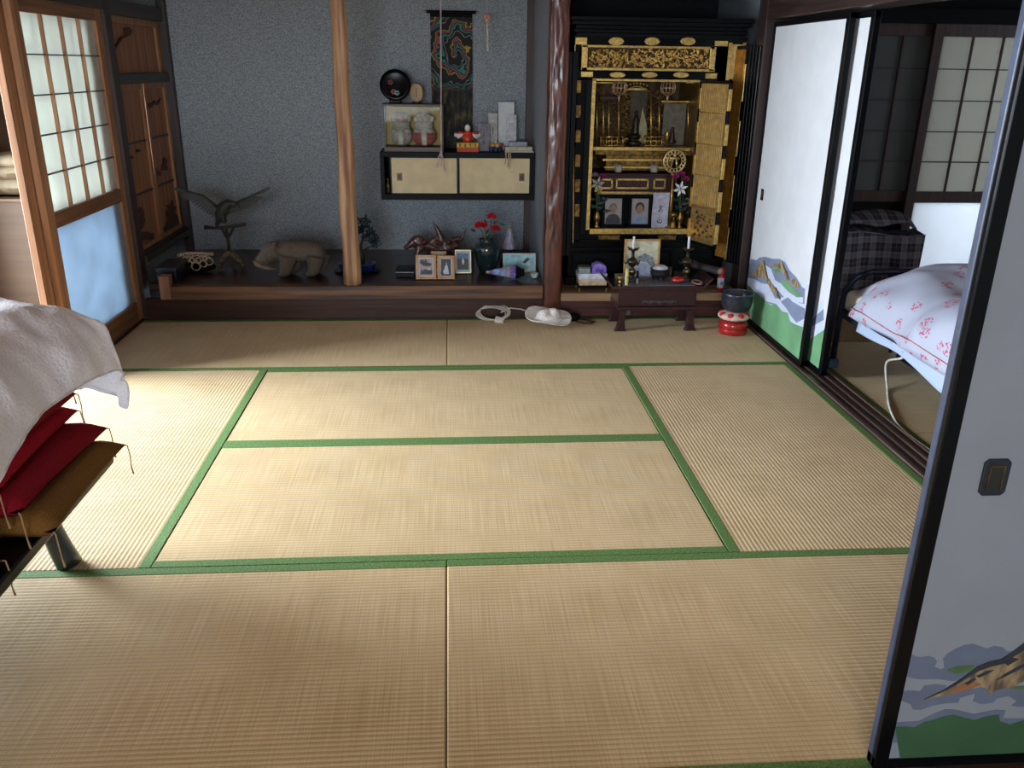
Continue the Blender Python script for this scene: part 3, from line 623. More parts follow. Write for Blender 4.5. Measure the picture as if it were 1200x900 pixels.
def drape():
    """sheet over the stacks: rounded top, right side and far side hanging with folds, corner flaring out"""
    mb = MB(); nu, nv = 90, 100
    x0, y0 = -1.80, -.12; tx, ty = .80, 1.05      # flat extents before it falls over the right and far rims
    rim = .20
    def f(u, v):
        s = u*(1.0+.03*math.sin(v*9)); q_ = v*(1.36+.02*math.sin(u*8))                    # cloth lengths across (x) and along (y)
        ox = max(0, s-(tx-.16)); oy = max(0, q_-(ty-.10))
        zc = .885
        # arc over each rim then nearly vertical
        def fall(o, r):
            a = min(o/r, math.pi/2*.86); return r*math.sin(a)+max(0, o-r*math.pi/2*.86)*math.cos(math.pi/2*.86), r*(1-math.cos(a))+max(0, o-r*math.pi/2*.86)*math.sin(math.pi/2*.86)
        dx, zx = fall(ox, rim); dy, zy = fall(oy, rim*.7); dy = min(dy, rim*.7)
        x = x0+min(s, tx-.16)+dx; y = y0+min(q_, ty-.10)+dy
        cor = min(ox, oy)
        x += cor*.02; y += cor*.05
        z = zc-max(zx, zy)-min(zx, zy)*.22
        fo = .55 if ox > 0 else .12
        wv = noise.noise(Vector((s*3.0, q_*6.5, .3)))*.050*fo+noise.noise(Vector((s*9, q_*11, 2.)))*.018*(fo+.25)+.5*abs(noise.noise(Vector((s*5+q_*2, q_*14, 7.))))*.02*fo
        z += noise.noise(Vector((s*2.5, q_*2.2, 5.)))*.03+wv*.6; x += wv*1.0*(ox > 0); y += wv*.6*(oy > 0)
        z -= .03*(1-min(1, q_/.9))*1.0+.015*math.sin(q_*9)*(ox > .1)
        return Vector((x, y, z))
    mb.grid(f, nu, nv); o = mb.done('white_cloth', cloth_mat(), smooth=True, solid=.002)
    e = []
    for i in range(nv+1): e.append(f(1, i/nv))
    e2 = [f(i/nu, 1) for i in range(nu+1)]
    hm = mat('hem_white', (214, 210, 214), .8)
    MB().tube(e, .0032, 5).done('hem', hm, o); MB().tube(e2, .0032, 5).done('hem', hm, o)
    return tag(o, 'white lace edged cloth thrown over the stacked floor cushions', 'cloth')
drape()

# ================================================================== corridor chest with quilt
ch = thing('wooden_chest', 'plain brown plywood chest standing in the corridor behind the paper door', 'chest', (-2.45, 3.98, -.004))
MB().box(-.50, 0, 0, .50, .60, .655).done('chest_body', M_ply, ch, bevel=.003)
MB().box(-.505, -.008, .655, .505, .60, .672).done('chest_lid', wood('chest_lid_wood', (100, 72, 44), (84, 60, 36), 'x', .45), ch, bevel=.003)
M_quilt = mat('quilt_beige', (140, 126, 100), .85, var=.08, scale=14)
qt = thing('folded_quilt', 'beige folded quilt lying on the corridor chest', 'quilt', (-2.45, 4.24, .676))
def fold(z, h, w, seed, name):
    mb = MB()
    def f(u, v, s):
        a, b = 2*u-1, 2*v-1; e = (1-abs(a)**6)*(1-abs(b)**6)
        return Vector((a*w, b*.22, z+h/2+s*h/2*max(0, e)**.4+.012*noise.noise(Vector((a*4+seed, b*3, s)))))
    mb.grid(lambda u, v: f(u, v, 1), 24, 12); mb.grid(lambda u, v: f(v, u, -1), 12, 24)
    bmesh.ops.remove_doubles(mb.bm, verts=mb.bm.verts, dist=.001); mb.done(name, M_quilt, qt, smooth=True)
for i, (z, h) in enumerate(((0.004, .10), (.09, .09), (.165, .07))): fold(z, h, .46-.02*i, i*3, 'quilt_layer')

# ================================================================== hanging scroll on the back wall
def scroll_mat():
    m, nt, b = _p('scroll_print'); L = nt.links; N = nt.nodes.new
    tc = N('ShaderNodeTexCoord'); sp = N('ShaderNodeSeparateXYZ'); L.new(tc.outputs['Object'], sp.inputs[0])
    def math_(op, a, b_=None):
        n = N('ShaderNodeMath'); n.operation = op
        for i, v in enumerate((a, b_)):
            if v is None: continue
            if isinstance(v, (int, float)): n.inputs[i].default_value = v
            else: L.new(v, n.inputs[i])
        return n.outputs[0]
    x = math_('SUBTRACT', sp.outputs['X'], .035); z = math_('SUBTRACT', sp.outputs['Z'], .63)
    r = math_('SQRT', math_('ADD', math_('MULTIPLY', x, x), math_('MULTIPLY', z, z))); an = math_('ARCTAN2', z, x)
    no = N('ShaderNodeTexNoise'); no.inputs['Scale'].default_value = 9; L.new(tc.outputs['Object'], no.inputs['Vector'])
    ph = math_('ADD', math_('ADD', math_('MULTIPLY', r, 38), math_('MULTIPLY', an, .7234)), math_('MULTIPLY', no.outputs[0], 9))
    fr = math_('FRACT', math_('MULTIPLY', ph, .22))
    cr = N('ShaderNodeValToRGB'); cr.color_ramp.interpolation = 'CONSTANT'; el = cr.color_ramp.elements; el[0].color = lin((22, 24, 26)); el[1].position = .9; el[1].color = lin((20, 20, 26))
    for p, c in ((.22, (136, 122, 140)), (.27, (26, 28, 30)), (.40, (52, 124, 106)), (.52, (30, 32, 34)), (.60, (138, 72, 100)), (.68, (26, 24, 30)), (.74, (170, 140, 50)), (.80, (34, 40, 36))):
        e = el.new(p); e.color = lin(c)
    L.new(fr, cr.inputs[0])
    n2 = N('ShaderNodeTexNoise'); n2.inputs['Scale'].default_value = 14; mp = N('ShaderNodeMapping'); mp.inputs['Scale'].default_value = (2.2, 1, .8); L.new(tc.outputs['Object'], mp.inputs[0]); L.new(mp.outputs[0], n2.inputs['Vector']); n2.inputs['Detail'].default_value = 6
    c2 = N('ShaderNodeValToRGB'); e = c2.color_ramp.elements; e[0].position = .42; e[0].color = lin((20, 22, 24)); e[1].position = .72; e[1].color = lin((120, 100, 40)); a = e.new(.55); a.color = lin((52, 50, 44))
    L.new(n2.outputs[0], c2.inputs[0])
    lo = N('ShaderNodeMapRange'); lo.inputs['From Min'].default_value = .40; lo.inputs['From Max'].default_value = .46; L.new(math_('ADD', sp.outputs['Z'], math_('MULTIPLY', no.outputs[0], .02)), lo.inputs[0])
    mx = N('ShaderNodeMix'); mx.data_type = 'RGBA'; L.new(lo.outputs[0], mx.inputs['Factor']); L.new(c2.outputs[0], mx.inputs['A']); L.new(cr.outputs[0], mx.inputs['B'])
    L.new(mx.outputs['Result'], b.inputs['Base Color']); b.inputs['Roughness'].default_value = .8; return m
sc_ = thing('hanging_scroll', 'dark tapestry scroll with a swirling multicoloured pattern on the blue grey wall', 'scroll', (.049, 4.715, .90))
MB().box(-.140, 0, 0, .140, .004, .885).done('scroll_cloth', scroll_mat(), sc_)
MB().tube([(-.165, -.004, .892), (.165, -.004, .892)], .010, 12).done('scroll_rod', M_lac, sc_)
for s in (-1, 1): MB().ball((s*.170, -.004, .892), .010, 10, 6).done('rod_tip', mat('silver_tip', (190, 188, 180), .3, .8), sc_, smooth=True)
MB().box(-.140, -.002, .86, .140, .0, .885).done('scroll_band', M_black, sc_)
MB().tube([(-.142, -.004, .004), (.142, -.004, .004)], .010, 12).done('scroll_rod', M_lac, sc_)

# ================================================================== wall cabinet and what stands on it
YC = 4.40
cb = thing('wall_cabinet', 'black framed wall cabinet with two cream sliding doors', 'cabinet', (.082, YC, .610))
hw = .515
M_cab = mat('cabinet_black', (10, 11, 14), .5, var=.1, spec=.14)
for n, b in (('cabinet_top', (-hw, 0, .280, hw, .325, .312)), ('cabinet_bottom', (-hw, 0, 0, hw, .325, .036)), ('side_panel', (-hw, 0, .036, -hw+.028, .325, .280)), ('side_panel', (hw-.028, 0, .036, hw, .325, .280)), ('back_panel', (-hw+.028, .31, .036, hw-.028, .325, .28))):
    MB().box(*b).done(n, M_cab, cb, bevel=.002)
M_cream = mat('cream_door_paper', (226, 206, 164), .75, var=.04, scale=14)
for i, (a, b, y) in enumerate(((-.445, -.005, .022), (.008, .485, .038))):
    d = MB().box(a, y-.006, .040, b, y+.004, .276).done('sliding_door', M_cream, cb)
    fr = MB(); 
    for bb in ((a-.006, .038, a+.003, .278), (b-.003, .038, b+.006, .278), (a, .036, b, .043), (a, .273, b, .280)): fr.box(bb[0], y-.010, bb[1], bb[2], y+.006, bb[3])
    fr.done('door_edge', M_lac, d)
    hx_ = (a+.055, b-.055)[i]
    MB().box(hx_-.018, y-.009, .125, hx_+.018, y-.006, .175).done('door_pull', mat('pull_bronze', (104, 84, 72), .4, .5), d, bevel=.002)
    MB().box(hx_-.009, y-.0105, .135, hx_+.009, y-.009, .165).done('pull_recess', M_bronze, d)
bt = thing('small_bottle', 'little brown bottle in the open gap at the left end of the wall cabinet', 'bottle', (-.392, YC+.10, .646))
MB().lathe([(.012, 0), (.013, .05), (.006, .065), (.006, .08)], seg=12).done('bottle_body', mat('amber', (120, 96, 50), .3), bt, smooth=True)
MB().lathe([(.008, .08), (.008, .095)], seg=10).done('bottle_cap', M_goldp, bt)
TOP = .922
# glass case with two dolls
gc = thing('display_case', 'glass fronted wooden case with gold backing on the wall cabinet', 'case', (-.208, YC+.02, TOP))
M_case = wood('case_wood', (88, 62, 44), (62, 42, 30), 'x', .45)
MB().box(-.195, 0, 0, .195, .20, .030).done('case_base', M_case, gc, bevel=.002)
MB().box(-.200, -.004, .285, .200, .205, .300).done('case_roof', M_case, gc, bevel=.002)
MB().box(-.19, .192, .03, .19, .2, .285).done('gold_backing', mat('gold_backing_paper', (176, 148, 86), .55, .25, var=.06), gc)
for x in (-.195, .187):
    for y in (0, .192): MB().box(x, y, .03, x+.008, y+.008, .285).done('case_post', M_case, gc)
MB().box(-.187, .002, .03, .187, .004, .285).done('glass_front', M_glass, gc)
def doll(label, x, robe, low, hair, face=(214, 196, 186)):
    d = thing('papier_doll', label, 'doll', (x, YC+.11, TOP+.031), 0, None); d.scale = (1.32, 1.1, 1.02)
    body = MB().ball((0, 0, .07), (.058, .045, .072), 20, 12).ball((0, 0, .135), (.045, .038, .035), 18, 8)
    body.done('body', mat(robe[0], robe[1], .7, var=.15, scale=90), d, rem=.004)
    if low: MB().lathe([(.03, .004), (.052, .025), (.0615, .055), (.0600, .082)], seg=24, sy=.8).done('skirt', mat(low[0], low[1], .6), d, smooth=True)
    MB().ball((0, -.006, .178), (.036, .034, .036), 18, 12).done('head', mat(hair[0], hair[1], .75), d, smooth=True)
    fc = MB().ball((0, -.028, .176), (.024, .016, .025), 16, 10).done('face', mat('doll_face_%d' % face[0], face, .6), d, smooth=True)
    for s in (-1, 1): MB().ball((s*.008, -.044, .180), (.0026, .0015, .0022), 8, 5).done('eye', M_black, fc)
    MB().ball((0, -.0445, .166), (.004, .0015, .0018), 8, 5).done('mouth', M_red, fc)
    for s in (-1, 1): MB().ball((s*.038, -.006, .170), (.014, .012, .020), 12, 8).done('ear_tuft', mat(hair[0], hair[1], .75), d, smooth=True)
    MB().box(-.013, -.062, .008, .013, -.048, .088, M=Matrix.Rotation(R(-4), 4, 'X')).done('sash', mat('doll_sash', (206, 200, 192), .8), d, bevel=.004)
    for s in (-1, 1): MB().ball((s*.032, -.036, .095), (.018, .014, .014), 12, 8).done('hand_cuff', mat('doll_cuff', (186, 172, 164), .7), d, smooth=True)
    return d
doll('greyish white hooded round doll, left one in the glass fronted case', -.293, ('robe_grey', (176, 166, 160)), None, ('hood_cream', (196, 178, 166)), (206, 176, 160))
doll('white doll with a rosy lower robe, right one in the glass fronted case', -.140, ('robe_white', (200, 190, 184)), ('skirt_rose', (176, 92, 84)), ('hood_white', (214, 206, 200)))
# lacquer plate on stand
pl = thing('lacquer_plate', 'round black lacquer plate with painted flowers on a small stand above the glass case', 'plate', (-.322, YC+.10, TOP+.3005))
MP = TR(0, 0, .112) @ Matrix.Rotation(R(80), 4, 'X')
MB().lathe([(.02, -.004), (.075, -.003), (.100, .008), (.1005, .011), (.074, .002), (.02, .000)], seg=40, M=MP).done('plate_disc', M_lac, pl, smooth=True)
for k, (a, b, c, nm) in enumerate(((-.03, .018, (120, 40, 60), 'plum'), (.01, -.048, (120, 160, 150), 'pale'), (-.012, -.040, (150, 90, 110), 'rose'))):
    for j in range(5):
        an = j*1.257+k
        MB().ball((a+.011*math.cos(an), b+.011*math.sin(an), .004), (.009, .006, .0012), 8, 5, M=MP).done('painted_petal', mat('petal_'+nm, c, .5), pl, smooth=True)
for s in (-1, 1): MB().tube([(s*.035, .03, 0.004), (s*.035, -.03, .004), (s*.036, -.034, .030)], .004, 6).done('stand_arm', M_lac, pl)
MB().tube([(-.035, .02, .004), (.035, .02, .004)], .004, 6).done('stand_bar', M_lac, pl)
ov = thing('wooden_plaque', 'oval light wood plaque with a dark slit beside the lacquer plate', 'ornament', (-.185, YC+.10, TOP+.3005))
MB().lathe([(.015, 0), (.030, .002), (.030, .010), (.012, .014)], seg=20).done('plaque_foot', M_bronze, ov)
MB().prism([(.042*math.cos(a)*1.0, .068+.058*math.copysign(abs(math.sin(a))**.8, math.sin(a))) for a in [i*2*math.pi/28 for i in range(28)]], -.008, .008, 'xz').done('plaque_body', wood('plaque_wood', (168, 134, 88), (140, 106, 66), 'z', .5), ov, bevel=.003)
MB().box(-.003, -.0095, .04, .003, -.0075, .10).done('plaque_slit', M_bronze, ov); MB().ball((0, 0, .128), .007, 8, 6).done('plaque_knob', M_bronze, ov)
# red and white doll on its block
rd = thing('seated_figurine', 'red robed white faced figurine with spread sleeves on a yellow and red block', 'figurine', (.148, YC+.06, TOP))
MB().box(-.072, -.035, 0, .072, .035, .030).done('block_base', mat('block_red', (186, 62, 40), .6), rd, bevel=.002)
MB().box(-.072, -.035, .030, .072, .035, .060).done('block_band', mat('block_yellow', (206, 168, 50), .6), rd, bevel=.002)
for i in range(4): MB().box(-.055+i*.034, -.0362, .034, -.047+i*.034, -.035, .056).done('block_mark', mat('mark_purple', (60, 40, 70), .6), rd)
MB().ball((0, 0, .092), (.042, .032, .034), 18, 10).ball((0, 0, .120), (.030, .024, .020), 14, 8).done('robe', mat('robe_red', (190, 52, 34), .55), rd, rem=.003)
for s in (-1, 1): MB().ball((s*.058, -.004, .104), (.034, .014, .013), 12, 8, M=Matrix.Translation((0, 0, .0))).tube([(s*.03, 0, .112), (s*.062, -.006, .096), (s*.086, -.006, .118)], [.012, .015, .008], 10).done('sleeve', mat('sleeve_white', (214, 208, 212), .6), rd, rem=.003)
for s in (-1, 1): MB().ball((s*.045, 0, .122), (.026, .014, .010), 12, 6).done('shoulder_flap', mat('robe_red2', (176, 36, 40), .55), rd, smooth=True)
hd = MB().ball((0, -.004, .152), (.020, .019, .024), 16, 10).done('head', mat('figurine_face', (226, 220, 212), .5), rd, smooth=True)
for s in (-1, 1): MB().ball((s*.007, -.0225, .155), (.0025, .0012, .0018), 6, 4).done('eye', M_black, hd)
MB().ball((0, -.0225, .145), (.003, .0012, .0015), 6, 4).done('mouth', M_red, hd)
MB().ball((0, .006, .170), (.016, .014, .010), 10, 6).done('hair', M_black, rd, smooth=True)
MB().ball((0, -.034, .085), (.018, .008, .018), 12, 8).done('belly_sash', mat('sash_orange', (206, 84, 50), .5), rd, smooth=True)
# upright cards
def card(label, x, w, z1, y, lean=4, m=None, marks=(), cat='card', name='memorial_card'):
    d = thing(name, label, cat, (x, YC+y, TOP)); MM = Matrix.Rotation(R(-lean), 4, 'X')
    MB().box(-w/2, 0, 0.002, w/2, .006, z1, M=MM).done('card_board', m or M_paperw, d, bevel=.001, bseg=1)
    for (u, v, a, b) in marks: MB().box(u-a/2, -.0008, v-b/2, u+a/2, 0, v+b/2, M=MM).done('ink_mark', mat('card_ink', (96, 92, 100), .8), d)
    return d
card('grey violet card standing right of the red figurine, with faint marks', .258, .080, .180, .09, m=mat('card_grey', (138, 134, 144), .8), marks=((0, .11, .008, .03), (.0, .06, .008, .02)))
card('narrow pale card standing behind the grey violet card', .322, .062, .245, .14, m=mat('card_pale', (186, 186, 186), .8), marks=((0, .13, .006, .05),))
card('tall white envelope standing highest on the wall cabinet', .412, .108, .315, .15)
card('smaller white sheet leaning against the tall white envelope', .445, .070, .235, .125, m=mat('card_white2', (196, 198, 204), .8), lean=5)
# colourful balls and boxes
bl = thing('thread_ball_cluster', 'cluster of small gold, red and blue thread balls at the cabinet edge', 'ornament', (.335, YC+.05, TOP))
for k, (x, z, r, c) in enumerate(((-.03, .018, .018, (40, 60, 120)), (.0, .016, .016, (30, 84, 78)), (.03, .018, .018, (24, 34, 84)), (-.018, .046, .016, (206, 160, 84)), (.012, .044, .016, (200, 176, 120)), (.038, .044, .014, (150, 30, 44)), (0, .068, .012, (214, 200, 170)), (-.038, .040, .010, (186, 110, 60)))):
    MB().ball((x, 0.006*(k % 2), z), r, 12, 8).done('thread_ball', mat('thread_%d' % k, c, .7, var=.3, scale=300), bl, smooth=True)
for i, (x0, x1, z0, z1, y0, y1, m, lab) in enumerate(((.395, .590, 0, .010, .02, .20, mat('booklet_cream', (176, 168, 150), .8), 'thin cream booklet at the bottom of the pile on the cabinet end'), (.400, .580, .010, .036, .03, .19, mat('box_beige', (196, 184, 160), .75), 'flat beige box in the pile on the cabinet end'), (.425, .545, .036, .066, .05, .17, mat('box_bluegrey', (148, 158, 170), .7), 'small blue grey box topping the pile on the cabinet end'))):
    o = thing('flat_box' if i else 'booklet', lab, 'box' if i else 'book', (0, YC, TOP+z0))
    MB().box(x0, y0, 0, x1, y1, (z1-z0)*.999).done('box_body', m, o, bevel=.002)
    if i: MB().box(x0-.001, y0-.001, (z1-z0)*.55, x1+.001, y1+.001, (z1-z0)).done('box_lid', m, o, bevel=.001)
    else: MB().box(x0+.002, y0-.001, .002, x1-.001, y0+.002, .008).done('page_edges', M_paperw, o)
rb = thing('cream_ribbon', 'pair of cream ribbon ends hanging over the right cabinet door', 'ribbon', (.40, YC-.003, TOP))
for dx in (0, .018, .030):
    MB().tube([(dx, .02, .003), (dx, -.002, .003), (dx+.002, -.006, -.03), (dx-.004, -.006, -.075-dx)], .004, 5, .35).done('ribbon_end', mat('ribbon_cream', (190, 164, 128), .8), rb)
# hanging cords
M_cord = mat('pull_cord_pink', (196, 176, 176), .7)
cc = thing('pull_cord', 'long pale pink pull cord ending in three loose strands before the left cabinet door', 'cord', (0, 0, 0))
p0, p1 = A(516.5, 0, 4.3), A(517, 178, 4.3)
MB().tube([(p0.x, 4.3, 2.44), tuple(p0), tuple(p1)], .0042, 6).done('cord_line', M_cord, cc)
for dx, L_ in ((-.028, .10), (.0, .085), (.022, .125)):
    MB().tube([tuple(p1), (p1.x+dx*.6, 4.3, p1.z-L_*.35), (p1.x+dx, 4.298, p1.z-L_)], [.004, .0035, .0045], 6).done('cord_strand', M_cord, cc)
MB().ball(tuple(p1), (.009, .009, .012), 8, 6).done('cord_knot', M_cord, cc)
c2 = thing('wind_bell', 'small pink glass bead with a pale rod hanging from a thread near the ceiling', 'ornament')
a0, a1, a2 = A(570, 0, 4.3), A(571, 20, 4.3), A(571.5, 60, 4.3)
MB().tube([(a0.x, 4.3, 2.44), tuple(a1)], .0016, 5).done('thread', M_cord, c2)
MB().ball(tuple(a1), (.026, .026, .022), 14, 10).ball((a1.x, 4.3, a1.z-.022), (.015, .015, .016), 10, 8).done('bead', mat('bead_pink', (206, 160, 150), .15, var=.25, scale=90), c2, rem=.004)
MB().tube([(a1.x, 4.3, a1.z-.03), tuple(a2)], .0055, 8).done('rod', mat('rod_pale', (210, 200, 170), .5), c2)

# ================================================================== on the dais
DZ = .2085
M_bear = mat('carved_grey_wood', (92, 80, 68), .75, var=.2, scale=120, bump=.5, stretch=(1, 1, 3))
be = thing('wooden_bear', 'carved grey brown wooden bear lowering its head over a fish', 'carving', (-.955, 3.93, DZ))
mb = MB()
mb.ball((.06, 0, .150), (.125, .070, .068), 20, 12).ball((-.03, 0, .155), (.085, .066, .066), 18, 12).ball((.135, 0, .135), (.062, .062, .070), 16, 10)
mb.ball((-.128, -.012, .148), (.072, .058, .068), 20, 12).tube([(-.10, -.01, .15), (-.155, -.018, .125), (-.198, -.024, .092), (-.212, -.026, .078)], [.062, .056, .044, .034], 18)
for x, y, lean in ((-.045, -.045, -.03), (-.01, .042, .0), (.125, -.045, -.01), (.150, .042, .02)):
    mb.tube([(x+.02, y, .13), (x+.005, y, .06), (x+lean*.3, y, .022)], [.056, .044, .036], 12); mb.ball((x-.018, y, .017), (.040, .030, .0165), 14, 8)
for s in (-1, 1): mb.ball((-.100, -.012+s*.044, .208), (.016, .010, .013), 10, 6)
mb.done('body', M_bear, be, rem=.006)
for s in (-1, 1): MB().ball((-.175, -.018+s*.036, .142), .0045, 8, 6).done('eye', M_black, be)
MB().ball((-.243, -.026, .084), (.009, .013, .009), 8, 6).done('nose', M_black, be, smooth=True)
MB().tube([(-.240, -.040, .100), (-.222, -.050, .082), (-.18, -.054, .064), (-.14, -.052, .054), (-.11, -.05, .050)], [.010, .022, .022, .014, .006], 12, .6).done('carved_fish', mat('fish_pale', (124, 106, 92), .6), be, smooth=True)
# eagle on a perch
M_eag = mat('eagle_dark_wood', (44, 46, 42), .55, var=.2, scale=80, bump=.4)
EG = Vector((-1.392, 4.09, DZ))
ps = thing('root_perch', 'forked root stand with a twig crossbar carrying the eagle', 'stand', EG)
M_root = mat('pale_root', (104, 94, 74), .75, var=.3, scale=60, bump=.6); M_twig = mat('dark_twig', (40, 36, 34), .6, var=.2, bump=.4)
mb = MB(); mb.tube([(-.070, -.02, .012), (-.055, -.01, .055), (-.02, 0, .095), (0, 0, .12)], [.020, .017, .016, .014], 10); mb.tube([(.085, .0, .012), (.07, .0, .045), (.03, 0, .09), (0, 0, .12)], [.018, .020, .020, .014], 10); mb.tube([(.01, .06, .012), (.02, .03, .06), (0, 0, .11)], [.015, .014, .014], 8)
mb.done('root_legs', M_root, ps, rem=.005)
MB().tube([(0, 0, .10), (.004, 0, .18), (-.003, 0, .268)], [.011, .009, .010], 10).done('pole', M_twig, ps, smooth=True)
MB().tube([(-.135, -.005, .272), (-.07, 0, .266), (0, 0, .271), (.09, 0, .284), (.12, 0, .292)], [.014, .009, .011, .009, .012], 10).done('crossbar', M_twig, ps, smooth=True)
MB().tube([(-.03, 0, .262), (-.012, 0, .228), (.0, 0, .20)], [.008, .010, .008], 8).tube([(.045, 0, .27), (.025, 0, .235), (.0, 0, .20)], [.008, .010, .008], 8).done('brace', M_twig, ps, smooth=True)
eg = thing('carved_eagle', 'dark carved eagle with raised outspread wings on the root perch', 'carving', EG+Vector((.0, 0, .2945)))
mb = MB(); mb.tube([(-.045, 0, .010), (-.03, 0, .05), (.0, 0, .10), (.03, -.01, .128), (.055, -.02, .130)], [.018, .036, .043, .030, .020], 16)
mb.ball((.062, -.022, .128), (.024, .020, .021), 14, 10); mb.tube([(.075, -.024, .126), (.095, -.028, .114), (.098, -.028, .102)], [.011, .007, .003], 8)
mb.tube([(-.03, 0, .04), (-.055, .0, .0), (-.06, 0, -.03)], [.028, .022, .014], 12, .6)
for s in (-1, 1): mb.tube([(-.012, s*.02, .05), (-.008, s*.022, .02), (-.004, s*.022, .002)], [.017, .011, .008], 8)
mb.done('body', M_eag, eg, rem=.004)
MB().ball((.072, -.041, .134), .003, 6, 5).done('eye', M_brass, eg)
def wing(s):
    mb = MB(); rnd = random.Random(3)
    sh = Vector((-.015+s*.028, 0, .105)); tip = Vector(((-.225 if s < 0 else .235), 0, (.200 if s < 0 else .200)))
    bend = sh.lerp(tip, .45)+Vector((0, 0, .030 if s < 0 else .0))
    n = 17
    for i in range(n):
        k = i/(n-1); a = sh.lerp(bend, min(1, k*2)) if k < .5 else bend.lerp(tip, (k-.5)*1.6)
        root_p = a; out = Vector((s*(.55+.9*k), -.10, -.95+1.15*k)).normalized(); L_ = (.070+.050*k) if s < 0 else (.050+.045*k)
        if k > .75: out = (tip-bend).normalized()*1.0+Vector((0, 0, -.10*(1-k)*4)); out.normalize()
        side = out.cross(Vector((0, 1, 0))).normalized(); wd = .0085
        e = root_p+out*L_; y = .0012*i
        v = [root_p-side*wd*.8, root_p+side*wd*.8, root_p+out*L_*.8+side*wd, e, root_p+out*L_*.8-side*wd]
        mb._new([(p.x, p.y-.002+y-.01, p.z) for p in v]+[(p.x, p.y+.002+y-.01, p.z) for p in v], [(0, 1, 2, 3, 4), (9, 8, 7, 6, 5)]+[(j, (j+1) % 5, 5+(j+1) % 5, 5+j) for j in range(5)])
    o = mb.done('wing', M_eag, eg)
    MB().tube([sh, bend, bend.lerp(tip, .75), tip], [.016, .012, .007, .003], 10, .6).done('wing_bone', M_eag, o, smooth=True)
wing(-1); wing(1)
# lace-like carving on a dark stone
dk = thing('dark_box', 'small blue black lacquer box at the left end of the dais', 'box', (-1.70, 3.86, DZ))
MB().box(-.045, -.13, 0, .075, .12, .075).done('box_body', mat('navy_lacquer', (22, 28, 44), .3, coat=.3), dk, bevel=.004); MB().box(-.048, -.133, .075, .078, .123, .095).done('box_lid', mat('navy_lacquer', (22, 28, 44)), dk, bevel=.004)
MB().ball((.01, -.133, .05), .006, 8, 6).done('box_clasp', M_brass, dk)
lc = thing('openwork_shell_ornament', 'cream openwork carving of loops resting on a dark base', 'ornament', (-1.575, 4.02, DZ))
M_shell = mat('shell_cream', (196, 178, 152), .6, var=.1, scale=60)
MB().ball((0, .01, .030), (.11, .06, .030), 18, 8).done('ornament_base', M_black, lc, smooth=True)
mb = MB(); rnd = random.Random(5)
for i in range(12):
    x = -.10+i*.018; mb.torus((x, -.02-.006*math.sin(i), .112+.006*math.sin(i*1.3)), .0085, .0038, 12, 5)
for (x, z, r) in ((-.085, .068, .020), (-.045, .058, .022), (0, .046, .026), (.045, .060, .021), (.080, .074, .023), (-.02, .085, .014), (.02, .085, .015), (-.065, .090, .013), (.058, .096, .013), (-.1, .05, .010)):
    mb.torus((x, -.045+.02*abs(x)/.1, z), r, .0048, 16, 6)
mb.tube([(-.112, -.02, .115), (-.05, -.03, .128), (.05, -.03, .128), (.105, -.02, .118)], .006, 6)
mb.done('openwork', M_shell, lc, smooth=True)
# bonsai
bo = thing('artificial_bonsai', 'small dark leaved bonsai in an oval blue glazed pot behind the log pillar', 'plant', (-.575, 4.02, DZ))
MB().lathe([(.075, 0), (.105, .004), (.118, .050), (.122, .058), (.110, .058), (.10, .046)], seg=32, sy=.7).done('pot', mat('cobalt_glaze', (30, 48, 110), .2, coat=.5), bo, smooth=True)
MB().lathe([(.01, .050), (.105, .047)], seg=24, sy=.7).done('soil', mat('soil_moss', (112, 108, 96), .9), bo)
MB().lathe([(.10, -.0005), (.145, .006), (.150, .012), (.14, .012), (.10, .004)], seg=28, sy=.7).done('saucer', M_lac, bo, smooth=True)
tr = MB(); tr.tube([(.03, 0, .045), (.045, 0, .10), (.028, 0, .16), (.05, 0, .23), (.04, 0, .30)], [.014, .012, .010, .007, .004], 8); tr.tube([(.036, 0, .13), (.08, -.01, .16), (.115, 0, .17)], [.007, .005, .003], 6); tr.tube([(.034, 0, .15), (-.02, 0, .17)], [.006, .003], 6)
tr.done('trunk', M_twig, bo, smooth=True)
mb = MB(); rnd = random.Random(2)
for (x, y, z, r, n) in ((.055, 0, .32, .048, 90), (.07, 0, .255, .058, 110), (.125, 0, .19, .038, 70), (.10, .01, .225, .045, 70), (-.03, 0, .185, .030, 40), (-.075, 0, .12, .022, 26), (.02, 0, .27, .04, 60)):
    for _ in range(n):
        v = Vector((rnd.gauss(0, 1), rnd.gauss(0, 1), rnd.gauss(0, .8))).normalized()*r*rnd.uniform(.5, 1); c = Vector((x, y, z))+v
        a = Vector((rnd.gauss(0, 1), rnd.gauss(0, 1), rnd.gauss(0, 1))).normalized(); b = a.orthogonal().normalized(); l = .012
        mb._new([c-a*l, c+b*l*.45, c+a*l, c-b*l*.45], [(0, 1, 2, 3)])
mb.done('foliage', mat('deep_green_leaf', (16, 40, 40), .6, var=.3), bo, stuff=True)
# flat dark box
bb = thing('flat_lacquer_box', 'flat black box with a silver line left of the photo frames', 'box', (-.262, 3.93, DZ))
MB().box(-.058, -.075, 0, .058, .075, .045).done('box_body', M_lacm, bb, bevel=.003); MB().box(-.0585, -.0765, .030, .0585, .0755, .034).done('silver_line', mat('silver_line', (140, 144, 152), .4, .6), bb)
